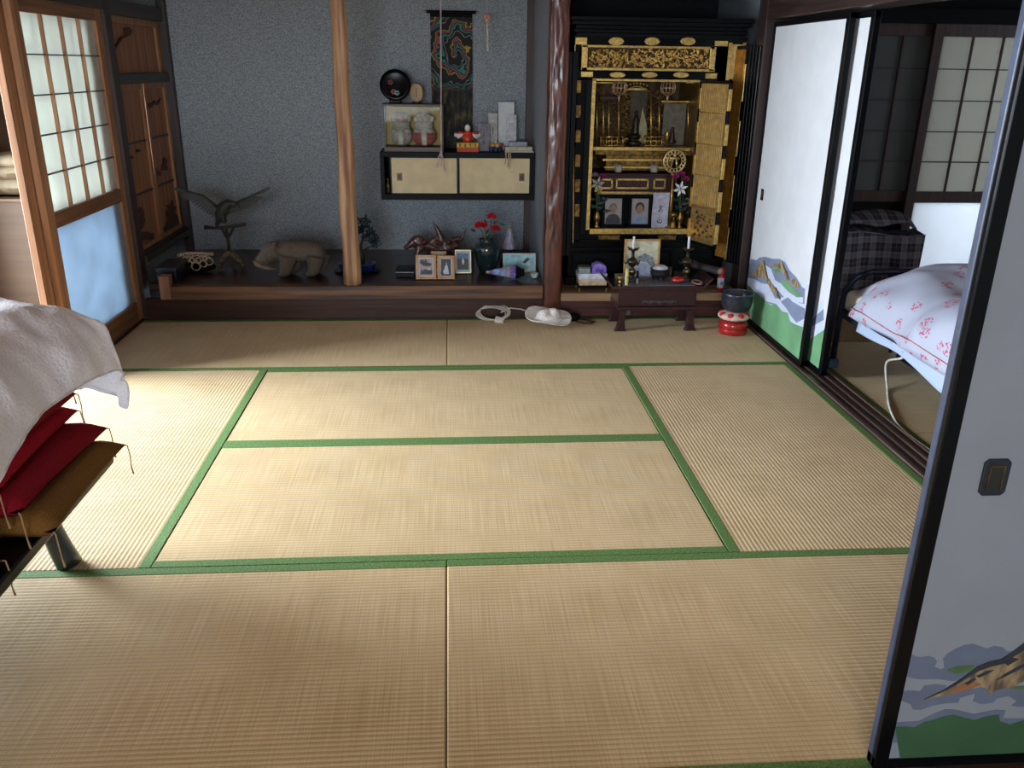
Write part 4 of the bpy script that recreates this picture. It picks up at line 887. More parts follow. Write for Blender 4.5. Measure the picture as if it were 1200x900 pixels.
# driftwood root ornament
M_drift = mat('burl_wood', (84, 50, 44), .4, var=.3, scale=40, bump=.6, coat=.2)
dw = thing('driftwood_ornament', 'reddish brown twisted driftwood with a tall spur behind the photo frames', 'ornament', (-.06, 4.22, DZ))
mb = MB(); rnd = random.Random(21)
mb.tube([(-.165, 0, .145), (-.12, .01, .150), (-.06, 0, .125), (0, .01, .10), (.07, 0, .105), (.14, 0, .13)], [.036, .042, .030, .040, .036, .018], 14)
mb.tube([(-.155, -.01, .16), (-.185, -.02, .135), (-.215, -.02, .115), (-.205, -.02, .100)], [.030, .022, .014, .006], 10); mb.ball((-.13, 0, .178), (.040, .028, .020), 12, 8)
mb.tube([(-.12, 0, .13), (-.135, -.02, .07), (-.125, -.03, .015)], [.028, .020, .024], 10); mb.tube([(.10, 0, .1), (.12, -.01, .05), (.11, -.02, .015)], [.026, .020, .024], 10); mb.tube([(-.03, 0, .1), (-.05, .03, .04), (-.05, .05, .012)], [.03, .024, .024], 10)
mb.tube([(-.075, 0, .11), (-.03, 0, .165), (0, 0, .19)], [.022, .018, .010], 10); mb.tube([(.062, 0, .09), (.030, 0, .16), (.006, 0, .225), (-.014, 0, .262), (-.030, 0, .283)], [.036, .026, .017, .011, .004], 12); mb.tube([(-.01, 0, .10), (.0, 0, .17), (.008, 0, .23)], [.026, .016, .008], 10)
mb.tube([(.07, .01, .12), (.105, 0, .165), (.14, 0, .175), (.165, 0, .165)], [.026, .020, .016, .012], 10); mb.tube([(.145, 0, .16), (.170, 0, .19), (.192, 0, .240)], [.014, .009, .005], 8); mb.tube([(.02, 0, .11), (.06, -.02, .15), (.09, -.02, .13)], [.014, .010, .012], 8)
for _ in range(14):
    x = rnd.uniform(-.15, .14); mb.ball((x, -.02+rnd.uniform(-.01, .01), .13+rnd.uniform(-.03, .03)), rnd.uniform(.010, .018), 8, 6)
mb.done('driftwood_body', M_drift, dw, rem=.006)
MB().ball((-.145, -.030, .165), (.010, .005, .009), 10, 6).done('pale_knot', mat('pale_knot', (190, 180, 170), .3), dw)
# photo frames
def frame(label, px, w, h, y, fm, z0=None, bw=.016, prints=(), bg=None, lean=12, th=.014, mat2=None, name='photo_frame', cat='frame', mount=None, rz=0):
    d = thing(name, label, cat, (px, y, DZ if z0 is None else z0), rz)
    lift = th*math.sin(R(lean)); MM = TR(0, 0, .0005) @ Matrix.Rotation(R(-lean), 4, 'X')
    for b in ((-w/2, 0, w/2, bw), (-w/2, h-bw, w/2, h), (-w/2, bw, -w/2+bw, h-bw), (w/2-bw, bw, w/2, h-bw)):
        MB().box(b[0], -th, b[1], b[2], 0, b[3], M=MM).done('frame_bar', fm, d, bevel=.0015, bseg=1)
    MB().box(-w/2+bw, -.004, bw, w/2-bw, -.002, h-bw, M=MM).done('mount', mount or M_paperw, d)
    if bg: 
        u, v, a, b, m = bg; MB().box(u-a/2, -.0052, v-b/2, u+a/2, -.004, v+b/2, M=MM).done('picture', m, d)
    pr = []
    for k, (m, poly) in enumerate(prints):
        MB().prism(poly, -.0056-.0004*k, -.0052, 'xz', M=MM).done('picture_detail', m, d)
    yb_ = .7*h*math.sin(R(lean)); MB().tube([(0, yb_+.006, .7*h), (0, yb_+.32*h*.5+.02, .004)], .006, 4, .4).done('back_strut', M_black, d)
    return d
def oval(cx_, cz, a, b, n=14): return [(cx_+a*math.cos(2*math.pi*i/n), cz+b*math.sin(2*math.pi*i/n)) for i in range(n)]
M_fw = wood('frame_wood', (196, 152, 104), (166, 120, 76), 'z', .5); ph = lambda n, c: mat('photo_'+n, c, .5, var=.15, scale=120)
B_ = ph('navy', (46, 44, 66)); G_ = ph('greys', (150, 146, 150)); K_ = ph('black', (30, 26, 32)); W_ = ph('white', (204, 206, 214)); S_ = ph('skin', (176, 138, 112)); Bl = ph('blue', (86, 124, 168)); Gn = ph('green', (52, 60, 44))
frame('light wood photo frame with two group snapshots, leftmost at the dais front', -.128, .128, .150, 3.80, M_fw, prints=((K_, oval(-.012, .106, .026, .018)), (K_, oval(.006, .092, .030, .012)), (B_, [(-.036, .030), (.034, .030), (.034, .062), (-.030, .062)]), (W_, oval(.02, .06, .01, .008)), (K_, oval(.02, .045, .02, .012)), (S_, oval(-.012, .118, .006, .006)), (S_, oval(.01, .108, .006, .006)), (S_, oval(-.02, .058, .005, .005))), bg=(0, .075, .082, .106, ph('mauve', (176, 160, 166))))
frame('light wood photo frame showing a white robed figure on dark blue', -.004, .108, .146, 3.80, M_fw, prints=((W_, [(-.020, .045), (-.010, .066), (-.004, .085), (.004, .090), (.010, .082), (.016, .05), (.018, .032), (-.012, .032)]), (S_, oval(.003, .096, .006, .007)), (K_, oval(-.026, .04, .008, .012))), bg=(0, .073, .062, .104, B_))
frame('small wood frame peeking out behind the two front photo frames', -.050, .098, .150, 3.90, M_fw, z0=DZ+.002, prints=((B_, [(-.03, .08), (.03, .08), (.03, .115), (-.03, .115)]), (W_, oval(0, .098, .02, .008))), bg=(0, .085, .07, .085, G_))
frame('slim gold and silver frame with a blue sky photo right of the wooden frames', .105, .105, .150, 3.96, mat('frame_silver', (176, 168, 128), .35, .6), bw=.008, prints=((Gn, [(-.035, .025), (.035, .025), (.035, .085), (.01, .098), (-.035, .09)]), (W_, oval(0, .075, .008, .02)), (S_, oval(.002, .098, .006, .006))), bg=(0, .075, .072, .108, Bl))
bk = thing('black_stand_box', 'low black box behind the slim gold frame', 'box', (.125, 4.03, DZ)); MB().box(-.05, -.025, 0, .05, .025, .12).done('box_body', M_lac, bk, bevel=.003); MB().box(-.052, -.027, .12, .052, .027, .13).done('box_lid', M_lac, bk, bevel=.003)
# vase with red flowers
va = thing('green_vase', 'big dark green glazed vase holding red artificial flowers', 'vase', (.262, 4.02, DZ))
M_glz = mat('dark_green_glaze', (28, 46, 48), .18, var=.1, scale=8, coat=.6)
MB().lathe([(.045, 0), (.052, .004), (.066, .05), (.080, .110), (.084, .145), (.080, .172), (.064, .190), (.050, .196), (.050, .206), (.058, .212), (.050, .210), (.045, .196)], seg=36).done('vase_body', M_glz, va, smooth=True)
M_pet = mat('petal_red', (196, 24, 36), .6, var=.2, scale=60); M_leaf = mat('leaf_dark', (26, 46, 34), .6, var=.2); M_stem = mat('stem_green', (64, 84, 56), .6)
def bloom(mb, c, r, n=16, rnd=random.Random(1)):
    for i in range(n):
        a = i*2.4; e = .2+.9*(i/n); d = Vector((math.cos(a)*math.sin(e*1.4), math.sin(a)*math.sin(e*1.4), math.cos(e*1.4)))
        u = d.orthogonal().normalized(); v = d.cross(u); p = Vector(c)+d*r*.55; w_ = r*.42
        mb._new([p-d*r*.3, p+u*w_*.8+d*.1*r, p+d*r*.5+u*w_*.3, p+d*r*.5-u*w_*.3, p-u*w_*.8+d*.1*r], [(0, 1, 2, 3, 4)])
        mb._new([p-d*r*.3, p+v*w_*.8+d*.1*r, p+d*r*.5+v*w_*.3, p+d*r*.5-v*w_*.3, p-v*w_*.8+d*.1*r], [(0, 1, 2, 3, 4)])
for (x, z, r) in ((-.045, .285, .042), (.052, .268, .036), (.026, .345, .034), (-.02, .295, .026)):
    MB().tube([(0, 0, .18), (x*.5, 0, .23), (x, 0, z-.01)], .003, 6).done('stem', M_stem, va)
    m_ = MB(); bloom(m_, (x, -.01, z), r); m_.done('flower', M_pet, va)
for (x, z, a) in ((-.01, .24, 60), (.03, .31, 20), (.0, .30, 120), (.075, .31, -10), (-.07, .26, 160), (.03, .24, 200)):
    m_ = MB(); d = Vector((math.cos(R(a)), -.2, math.sin(R(a)))); s_ = Vector((-d.z, 0, d.x)); c = Vector((x, 0, z))
    m_._new([c, c+d*.02+s_*.010, c+d*.045, c+d*.02-s_*.010], [(0, 1, 2, 3)]); m_.done('leaf', M_leaf, va, solid=.001)
# little upright paper umbrella
um = thing('folded_umbrella_ornament', 'small upright folded umbrella ornament with violet stripes and green tip', 'ornament', (.413, 4.13, DZ))
MB().lathe([(.060, 0), (.062, .055), (.045, .075), (.020, .082), (.012, .12), (.014, .13)], seg=24).done('dark_pedestal', M_lac, um, smooth=True)
mb = MB(); mb.lathe([(.036, .125), (.042, .13), (.030, .18), (.019, .23), (.009, .262)], seg=20, wob=.0).done('folded_canopy', mat('striped_paper', (190, 184, 200), .8, var=0, col2=(96, 84, 130), scale=7, stretch=(22, 22, .5)), um, smooth=True)
MB().lathe([(.011, .228), (.010, .262), (.004, .288)], seg=12).done('tip', mat('tip_green', (130, 144, 96), .7), um, smooth=True)
# bright little picture
pc = frame('low wide frame with a pale aqua picture of cranes behind the paper parasol', .470, .215, .120, 4.0, mat('frame_pale', (196, 206, 206), .5), bw=.007, lean=8, th=.008, prints=((W_, [(-.03, .07), (.0, .09), (.03, .095), (.0, .075)]), (K_, [(.02, .06), (.05, .09), (.07, .085), (.04, .055)]), (W_, oval(.06, .05, .012, .02))), bg=(0, .06, .19, .095, mat('picture_aqua', (150, 206, 212), .5, var=.15, scale=25)))
# paper parasol lying down
pa = thing('paper_parasol', 'half folded lavender and blue paper parasol lying on the dais', 'parasol', (.245, 3.80, DZ+.046), R(-3))
MR = Matrix.Rotation(R(90), 4, 'Y') @ Matrix.Scale(1, 4)
def pcone(name, prof, m, pleat=0): 
    mb = MB(); rings = []
    for r, z in prof:
        rings.append([mb.bm.verts.new(MR @ Vector((r*(1-(.10 if i % 2 else 0)*pleat)*math.cos(2*math.pi*i/28), r*(1-(.10 if i % 2 else 0)*pleat)*math.sin(2*math.pi*i/28), z))) for i in range(28)])
    for a, b in zip(rings, rings[1:]):
        for i in range(28): mb.bm.faces.new((a[i], a[(i+1) % 28], b[(i+1) % 28], b[i]))
    return mb.done(name, m, pa)
pcone('parasol_canopy', [(.008, .02), (.016, .045), (.030, .12)], mat('parasol_sky', (150, 170, 216), .75, var=.2, scale=40), 1)
pcone('parasol_canopy_band', [(.030, .12), (.036, .150)], mat('parasol_sand', (170, 160, 170), .75), 1); pcone('parasol_canopy_band', [(.036, .150), (.046, .185)], mat('parasol_violet', (124, 106, 180), .75, var=.2, scale=60), 1)
pcone('parasol_neck', [(.001, .0), (.008, .002), (.010, .012), (.008, .022)], mat('tip_straw', (176, 164, 120), .6)); pcone('parasol_neck', [(.010, .022), (.014, .036), (.016, .045)], mat('parasol_violet', (124, 106, 180)))
pcone('rib_bundle', [(.044, .184), (.040, .20), (.030, .215), (.020, .24)], M_black, 1)
MB().tube([(.15, 0, 0), (.29, 0, .004)], .0035, 6).done('handle', mat('bamboo', (150, 130, 90), .5), pa)
w_ = thing('white_cup', 'tiny white cup at the right end of the dais', 'cup', (.553, 3.83, DZ)); MB().lathe([(.012, 0), (.020, .006), (.026, .030), (.022, .030), (.014, .008)], seg=20).done('cup_body', mat('white_glaze', (196, 220, 214), .3), w_, smooth=True); MB().torus((0, 0, .030), .024, .0015, 20, 5, plane='xy').done('cup_rim', M_paperw, w_)

# ================================================================== on the mats before the alcove
ec = thing('extension_cord', 'coiled cream extension cord leaning on the riser board by the carved pillar', 'cord', (.268, 3.56, 0))
M_ext = mat('cord_cream', (206, 200, 184), .5)
TM = TR(0, 0, .006) @ Matrix.Rotation(R(32), 4, 'X')
for k in range(4):
    MB().torus((-.0+.006*k, .058+.004*k, .004*(k % 2)), .052+.004*k, .0042, 32, 6, M=TM @ Matrix.Diagonal((1.75-.1*k, 1, 1, 1)), plane='xy').done('cord_loop', M_ext, ec, smooth=True)
MB().box(.02, -.005, .0, .075, .03, .024, M=TM @ Rz(R(-20))).done('socket_block', mat('plug_white', (214, 210, 198), .4), ec, bevel=.004)
MB().tube([TM @ Vector((.06, .06, .01)), Vector((.12, .055, .072)), Vector((.19, .06, .062)), Vector((.265, .07, .030)), Vector((.318, .072, .03))], .0042, 8).done('lead', M_ext, ec, smooth=True)
ou = MB().box(.305, .058, .008, .345, .090, .052).done('plug', mat('plug_grey', (140, 134, 120), .4), ec, bevel=.004)
ht = thing('straw_hat', 'white woven sun hat lying on the mat in front of the carved pillar', 'hat', (.605, 3.47, 0.0))
ht.rotation_euler = (R(18), 0, 0); ht.location.z = .036
mb = MB()
def hat(u, v):
    a = 2*math.pi*u; r = v
    if r < .45: rr = .075*(r/.45)**.6; z = .050*(1-(r/.45)**3.2)*(1+.25*math.sin(a*2+1))+.012; sq = 1
    else: k = (r-.45)/.55; rr = .075+.062*k; z = .012+.010*math.sin(a*3+.6)*k+.014*k+.020*k*math.sin(a-2.2)
    return Vector((rr*math.cos(a)*1.0, rr*math.sin(a)*.82, max(.003, z+.004)))
mb.grid(hat, 48, 22)
def hat_mat():
    m, nt, b = _p('woven_white'); L = nt.links; N = nt.nodes.new
    tc = N('ShaderNodeTexCoord'); v = N('ShaderNodeTexVoronoi'); v.inputs['Scale'].default_value = 90; L.new(tc.outputs['Object'], v.inputs['Vector'])
    r1 = N('ShaderNodeValToRGB'); e = r1.color_ramp.elements; e[0].position = .15; e[0].color = lin((120, 100, 88)); e[1].position = .4; e[1].color = lin((226, 220, 214)); L.new(v.outputs['Distance'], r1.inputs[0]); 
    r1.color_ramp.elements[0].position = .0; r1.color_ramp.elements[1].position = .35
    L.new(r1.outputs[0], b.inputs['Base Color']); b.inputs['Roughness'].default_value = .8
    bp = N('ShaderNodeBump'); bp.inputs['Strength'].default_value = .6; bp.inputs['Distance'].default_value = .003; L.new(v.outputs['Distance'], bp.inputs['Height']); L.new(bp.outputs[0], b.inputs['Normal']); return m
mb.done('hat_body', hat_mat(), ht, smooth=True, solid=.002)
MB().tube([hat(i/48, 1) for i in range(49)], .0035, 5).done('hat_rim', mat('rim_white', (224, 220, 216), .7), ht)
MB().tube([hat(i/48, .47)+Vector((0, 0, .004)) for i in range(49)], .004, 5).done('hat_band', mat('rim_white', (224, 220, 216)), ht)
sb = thing('black_strap_bag', 'small black pouch with a looping strap on the mat behind the white hat', 'bag', (.80, 3.52, 0))
MB().ball((-.03, .04, .028), (.045, .035, .027), 16, 10).done('pouch', M_black, sb, smooth=True)
MB().tube([(-.02, .0, .012), (.03, -.03, .008), (.075, -.03, .008), (.10, 0, .008), (.06, .035, .008), (.0, .05, .014)], .006, 8, .6).done('strap', mat('strap_brown', (48, 34, 30), .6), sb, smooth=True)
# ================================================================== household altar
def F(px, py, Y): p = A(px, py, Y); return p.x, p.z
def fbox(mb, x0, y0, x1, y1, ya, yb):
    """box whose front face at depth ya covers the given area"""
    m = ((x0+x1)/2, (y0+y1)/2); l = A(x0, m[1], ya).x; r_ = A(x1, m[1], ya).x; t_ = A(m[0], y0, ya).z; b_ = A(m[0], y1, ya).z
    mb.box(l, ya, b_, r_, yb, t_); return (l, b_, r_, t_)
AY = 3.84
al = thing('buddhist_altar', 'tall black lacquer household altar with gilded interior standing in the right alcove', 'altar', (0, 0, 0))
def ap(name, m, *b, bevel=0, **k): return MB().box(*b).done(name, m, al, bevel=bevel, **k)
AX0, AX1 = .765, 1.765
ap('side_panel', M_lac, AX0, AY+.03, .16, AX0+.03, 4.62, 1.70, bevel=.003); ap('side_panel', M_lac, AX1-.03, AY+.03, .16, AX1, 4.62, 1.70, bevel=.003)
ap('back_panel', M_lac, AX0, 4.60, .16, AX1, 4.62, 1.70); ap('top_panel', M_lac, AX0, AY+.03, 1.68, AX1, 4.62, 1.70)
for i, (o_, z0, z1) in enumerate(((.015, 1.625, 1.650), (.03, 1.650, 1.668), (.02, 1.668, 1.69), (.045, 1.69, 1.712), (.055, 1.712, 1.735))):
    ap('cornice', M_lacm, AX0-o_+.01, AY-.01-o_, z0, AX1+o_-.03, AY+.1, z1, bevel=.003)
# base with drawers
ap('base_panel', M_lac, AX0, AY+.012, .16, AX1, AY+.03, .50, bevel=.002); ap('plinth', M_lac, AX0-.015, AY-.012, .16, AX1-.0, AY+.04, .215, bevel=.004)
for i in range(3):
    d = ap('drawer', M_lacm, .80+i*.315, AY+.002, .245, 1.10+i*.315, AY+.014, .365, bevel=.003)
    MB().torus((.95+i*.315, AY-.002, .30), .014, .0025, 14, 5, arc=.5, M=None).done('drawer_ring', M_brass, d)
for i in range(2): ap('lower_moulding', M_lacm, AX0+.0, AY-.006, .385+i*.05, AX1-.03, AY+.014, .40+i*.05, bevel=.003)
mb = MB(); l, b_, r_, t_ = fbox(mb, 691, 268, 806, 274.5, AY-.012, AY+.02); mb.done('gold_sill', M_gold, al, bevel=.002)
for x0, x1 in ((702, 726), (772, 792)):
    l, z0 = F(x0, 282, AY); r_, z1 = F(x1, 276, AY); n = .006
    MB().prism([(l, z0+(z1-z0)*.5), (l-.008, z1), (l+.02, z1), (r_-.02, z1), (r_+.008, z1), (r_, z0+(z1-z0)*.5), (r_+.008, z0), (l-.008, z0)], AY+.005, AY+.013, 'xz').done('gold_fitting', M_goldd, al)
# header
mb = MB(); fbox(mb, 672, 42, 876, 54, AY-.02, AY+.03); mb.done('header_beam', M_lac, al, bevel=.003)
mb = MB(); fbox(mb, 680, 83, 842, 93, AY-.012, AY+.03); mb.done('lower_beam', M_lac, al, bevel=.003)
def plaque(px, py, w, h, y):
    x, z = F(px, py, y); k = 1.0/991*5.15
    MB().prism([(x+w*k/2*math.cos(a)*(1-.08*(i % 2)), z+h*k/2*math.sin(a)) for i, a in enumerate([j*2*math.pi/20 for j in range(20)])], y-.006, y, 'xz').done('gold_plaque', M_gold, al, bevel=.001, bseg=1)
for px in (722, 764, 806): plaque(px, 48.5, 18, 8.5, AY-.02)
for px in (723.5, 761, 798): plaque(px, 87.8, 19, 6, AY-.012)
for (a, b, c, d, y) in ((674.5, 44, 688, 52, AY-.02), (838, 48, 853, 54, AY-.02), (681, 84, 695, 90, AY-.012), (827, 86, 840, 92, AY-.012)):
    mb = MB(); fbox(mb, a, b, c, d, y-.005, y); mb.done('corner_fitting', M_gold, al)
# carved transom
tf = MB(); 
for b in ((681.5, 53, 838, 56.5), (681.5, 80, 838, 83.5), (681.5, 53, 688.5, 83), (832, 54, 838.5, 83.5)): fbox(tf, *b, AY-.008, AY+.02)
tro = tf.done('transom_frame', M_gold, al, bevel=.001, bseg=1)
mb = MB(); fbox(mb, 688, 56, 833, 81, AY+.012, AY+.02); mb.done('transom_ground', mat('dark_gold_ground', (74, 46, 22), .6, .4), tro)
mb = MB(); rnd = random.Random(11)
for i in range(420):
    px = rnd.uniform(690.5, 830); py = rnd.uniform(58.5, 78.5); x, z = F(px, py, AY+.008); r0 = rnd.uniform(.006, .013); a0 = rnd.uniform(0, 6.28)
    pts = [(x+r0*(1-.6*t/8)*math.cos(a0+t*.62), AY+.006-.006*math.sin(t/8*3.1), z+r0*(1-.6*t/8)*math.sin(a0+t*.62)) for t in range(9)]
    mb.tube(pts, [.0016+.0028*math.sin(t/8*3.1) for t in range(9)], 5)
mb.done('transom_carving', M_gold, tro, smooth=True, stuff=True)
# inner frame of the opening
for b, m in (((690.5, 93, 694.5, 270), M_gold), ((694.5, 93, 822, 95.5), M_gold)):
    mb = MB(); fbox(mb, *b, AY+.0, AY+.03); mb.done('opening_frame', m, al)
xl, _ = F(693, 180, AY); xr, _ = F(819, 180, AY); 
ap('inner_side', M_goldp, xl-.012, AY+.03, .50, xl, 4.45, 1.42); ap('inner_side', M_goldp, xr, AY+.03, .50, xr+.012, 4.45, 1.42)
ap('inner_back', mat('inner_umber_gold', (84, 60, 30), .5, .6, var=.3), xl, 4.42, .50, xr, 4.44, 1.45); ap('inner_ceiling', M_goldd, xl, AY+.03, 1.42, xr, 4.44, 1.44)
ap('inner_floor', M_lac, xl-.01, AY+.0, .485, xr+.01, 4.44, .512)
# left: hinged outer leaves folded back, gold mounts on their edges
for k, (px0, px1, y_) in enumerate(((660.5, 667, 3.76), (667.5, 673, 3.79), (683.5, 690, AY-.01))):
    mb = MB(); fbox(mb, px0, 60 if k < 2 else 93, px1, 300 if k < 2 else 275, y_, y_+.03); dl = mb.done('folded_leaf', M_lacm, al, bevel=.003)
mb = MB(); fbox(mb, 673.5, 93, 683, 285, AY-.006, AY+.02); jl = mb.done('door_jamb', M_lac, al, bevel=.002)
for i in range(6):
    mb = MB(); y0 = 94+i*29; fbox(mb, 675.2-i*.35, y0, 681.2-i*.35, y0+15, AY-.012, AY-.006); mb.done('gold_mount', M_goldd, jl, bevel=.002, bseg=1)
mb = MB(); l0, z0 = F(672, 100, 3.83); mb.tube([A(674, 52, 3.82), A(673, 150, 3.82), A(671.5, 285, 3.82)], .0028, 5); mb.done('gold_line', M_gold, jl)
# right: inner lattice door opened outwards, outer leaf behind it
def leaf(name, a_top, a_bot, ya, b_top, b_bot, yb, th, m):
    """upright board between two vertical edges given at their depths"""
    pa0, pa1 = A(*a_bot, ya), A(*a_top, ya); pb0, pb1 = A(*b_bot, yb), A(*b_top, yb)
    xa = (pa0.x+pa1.x)/2; xb = (pb0.x+pb1.x)/2; z0 = (pa0.z+pb0.z)/2; z1 = (pa1.z+pb1.z)/2
    o = Vector((xa, ya, z0)); u = Vector((xb-xa, yb-ya, 0)); L_ = u.length; ang = math.atan2(u.y, u.x)
    e = thing_free(name, o, ang); return e, L_, z1-z0
def thing_free(name, loc, ang):
    MMx = TR(*loc) @ Rz(ang); return MMx
MX, LW, LH = leaf('x', (820.5, 94), (807, 285), AY-.005, (857, 95), (839, 290), AY-.26, .02, None)
def lf(name, m, x0, z0, x1, z1, y0=-.010, y1=.010, parent=None, bevel=.001): return MB().box(x0, y0, z0, x1, y1, z1, M=MX).done(name, m, parent or al, bevel=bevel, bseg=1)
dr_ = lf('lattice_door', mat('lattice_ground', (120, 90, 46), .6, .2), .014, .012, LW-.014, LH-.012, -.002, .006)
for b in ((0, 0, .016, LH), (LW-.016, 0, LW, LH), (0, 0, LW, .016), (0, LH-.016, LW, LH)): lf('door_frame', M_lac, *b, parent=dr_, bevel=.002)
for i in range(5):
    for x0, x1 in ((-.001, .017), (LW-.017, LW+.001)):
        lf('gold_mount', M_gold, x0, .01+i*LH/5+.02, x1, .01+i*LH/5+LH/5*.72, -.0125, .0125, dr_)
zc_ = LH*.245
for k, z0 in enumerate((zc_, zc_+(LH-zc_)/4, zc_+(LH-zc_)/2, zc_+(LH-zc_)*.75)):
    lf('lattice_rail', M_gold, .016, z0, LW-.016, z0+.006, -.010, .004, dr_)
n_ = 16
for i in range(n_): 
    x = .020+i*(LW-.040)/(n_-1); lf('lattice_bar', mat('lattice_gold', (210, 172, 104), .5, .25), x-.0030, zc_+.006, x+.0022, LH-.018, -.0085, .0, dr_, bevel=0)
cpn = lf('carved_door_panel', M_gold, .016, .018, LW-.016, zc_-.015, -.006, .004, dr_)
cpx = MB(); 
for i in range(26):
    x = rnd.uniform(.04, LW-.04); z = rnd.uniform(.04, zc_-.04); p = MX @ Vector((x, -.008, z)); cpx.ball(tuple(p), rnd.uniform(.005, .012), 7, 5)
cpx.done('door_carving', mat('brown_relief', (96, 56, 44), .5, .3, var=.3), dr_, smooth=True, stuff=True)
MX, LW, LH = leaf('x', (857, 55), (836, 300), AY+.01, (890, 52), (866, 312), AY-.20, .02, None)
dr2 = lf('outer_door', M_lac, 0, 0, LW, LH, -.004, .014, bevel=.003)
lf('gold_door_lining', mat('gold_lining_brown', (156, 104, 34), .5, .5, var=.15), .03, .02, LW*.52, LH-.02, -.008, -.004, dr2)
for i in range(4): lf('gold_mount', M_gold, LW*.50, .01+i*LH/4, LW*.58, .01+i*LH/4+LH/4*.65, -.009, -.003, dr2)
for i in range(3): lf('door_moulding', M_lacm, LW*(.64+i*.11), .0, LW*(.70+i*.11), LH, -.010, -.003, dr2, bevel=.002)
mb = MB(); fbox(mb, 854, 52, 872, 93, AY-.03, AY-.01); gp = mb.done('gold_corner_panel', mat('lattice_gold', (210, 172, 104)), al, bevel=.001)
for b in ((852.5, 50, 856.5, 94), (869, 50, 872.5, 94), (856, 84, 870, 86)): mb = MB(); fbox(mb, *b, AY-.036, AY-.03); mb.done('gold_edge', M_gold, gp)
# tiers inside
def shelf(y0, y1, px0, px1, ya, yb, m, name='tier', **k):
    mb = MB(); fbox(mb, px0, y0, px1, y1, ya, yb); return mb.done(name, m, al, bevel=.0015, bseg=1, **k)
M_redl = mat('red_lacquer', (52, 14, 12), .3, coat=.1)
Zf = lambda py, Y: A(757, py, Y).z
shelf(172.5, 177, 694, 818, 4.05, 4.42, M_gold)            # palace floor edge
shelf(177, 182, 697, 816, 4.03, 4.4, M_goldd); shelf(186, 189, 706, 790, 4.03, 4.4, M_gold); shelf(182, 200, 710, 786, 4.05, 4.4, M_goldd); shelf(195, 197.5, 708, 786, 4.02, 4.4, M_gold)
shelf(203.5, 206, 700, 800, 3.985, 4.3, M_redl, 'offering_shelf'); shelf(206, 224, 704, 786, 4.0, 4.3, M_redl, 'offering_tier'); shelf(224.5, 228, 700, 790, 3.985, 4.3, M_gold)
shelf(228, 262, 700, 800, 4.0, 4.3, M_black, 'lower_recess')
for (a, b) in ((722, 760), (704, 718), (766, 780)):
    mb = MB(); fbox(mb, a, 209.5, b, 211.5, 3.992, 4.0); fbox(mb, a, 219.5, b, 221.5, 3.992, 4.0); fbox(mb, a, 209.5, a+1.6, 221.5, 3.992, 4.0); fbox(mb, b-1.6, 209.5, b, 221.5, 3.992, 4.0); mb.done('gold_panel_frame', M_gold, al)
    mb = MB()
    for i in range(int((b-a)/3)):
        x, z = F(a+3+i*3, 215.5+rnd.uniform(-1.5, 1.5), 3.996); mb.ball((x, 3.996, z), rnd.uniform(.004, .008), 6, 5)
    mb.done('gold_panel_relief', M_goldd, al, smooth=True, stuff=True)
# railings
for (a, b) in ((703, 731), (755, 783)):
    mb = MB()
    for yy in (160.5, 165, 170.5):
        p, q_ = A(a, yy, 4.06), A(b, yy, 4.06); mb.tube([p, q_], .0032, 6)
    for i in range(5):
        x = a+1+(b-a-2)*i/4; mb.tube([A(x, 172.5, 4.06), A(x, 158 if i in (0, 4) else 161, 4.06)], .0038, 6)
        if i < 4:
            mb.tube([A(x+1, 165, 4.06), A(x+(b-a)/4-2, 170, 4.06)], .0018, 5)
    mb.torus(tuple(A((b+3 if a < 740 else a-3), 164, 4.06)), .011, .003, 14, 5, arc=.7)
    mb.done('gold_railing', M_gold, al, smooth=True)
for px in (781, 813): 
    mb = MB(); mb.lathe([(.010, 0), (.010, .055), (.013, .06), (.008, .07), (.011, .08), (.002, .09)], c=tuple(A(px, 170, 4.04)), seg=12); mb.done('gold_newel', M_gold, al, smooth=True)
# shrine columns, brackets, roofs
col_ = lambda px, y0, y1, Y, r: MB().tube([A(px, y1, Y), A(px, y0, Y)], r, 10).done('gold_column', M_gold, al, smooth=True)
for px in (699.5, 707, 713.5, 725, 763, 772.5, 806.5, 811): col_(px, 112, 171, 4.14, .0055)
def band(a, b, y0, y1, Y, m=M_goldd, n='shrine_beam', d=.05): shelf(y0, y1, a, b, Y, Y+d, m, n)
band(703, 728, 113, 117, 4.12, M_redl); band(775, 812, 118, 122, 4.14); band(735, 758, 103, 106, 4.12, M_gold); band(775, 812, 118, 120, 4.13, M_gold); band(804, 820, 96, 98, 4.1, M_gold); band(696, 724, 96, 98, 4.1, M_gold)
mb = MB(); 
for i in range(7): 
    p, q_ = A(735+i*3.9, 100-2.5*math.sin(i/6*3.14), 4.11), A(735+i*3.9, 97-2.5*math.sin(i/6*3.14), 4.11); mb.ball(p, .008, 8, 6)
mb.tube([A(731+i*3.4, 108-7*math.sin(i/9*3.14), 4.10) for i in range(10)], .005, 6); mb.done('shrine_gable', M_gold, al, smooth=True)
mb = MB()
for i in range(300):
    z_ = rnd.random()
    if z_ < .4: px, py = rnd.uniform(728, 739), rnd.uniform(105, 165)
    elif z_ < .75: px, py = rnd.uniform(757, 776), rnd.uniform(105, 165)
    elif z_ < .88: px, py = rnd.uniform(696, 712), rnd.uniform(99, 170)
    else: px, py = rnd.uniform(712, 724), rnd.uniform(120, 168)
    p = A(px, py, 4.17); r0 = rnd.uniform(.004, .010); a0 = rnd.uniform(0, 6)
    mb.tube([(p.x+r0*(1-.5*t/6)*math.cos(a0+t*.8), p.y-.004*t, p.z+r0*(1-.5*t/6)*math.sin(a0+t*.8)) for t in range(7)], .0026, 5)
mb.done('shrine_carving', M_gold, al, smooth=True, stuff=True)
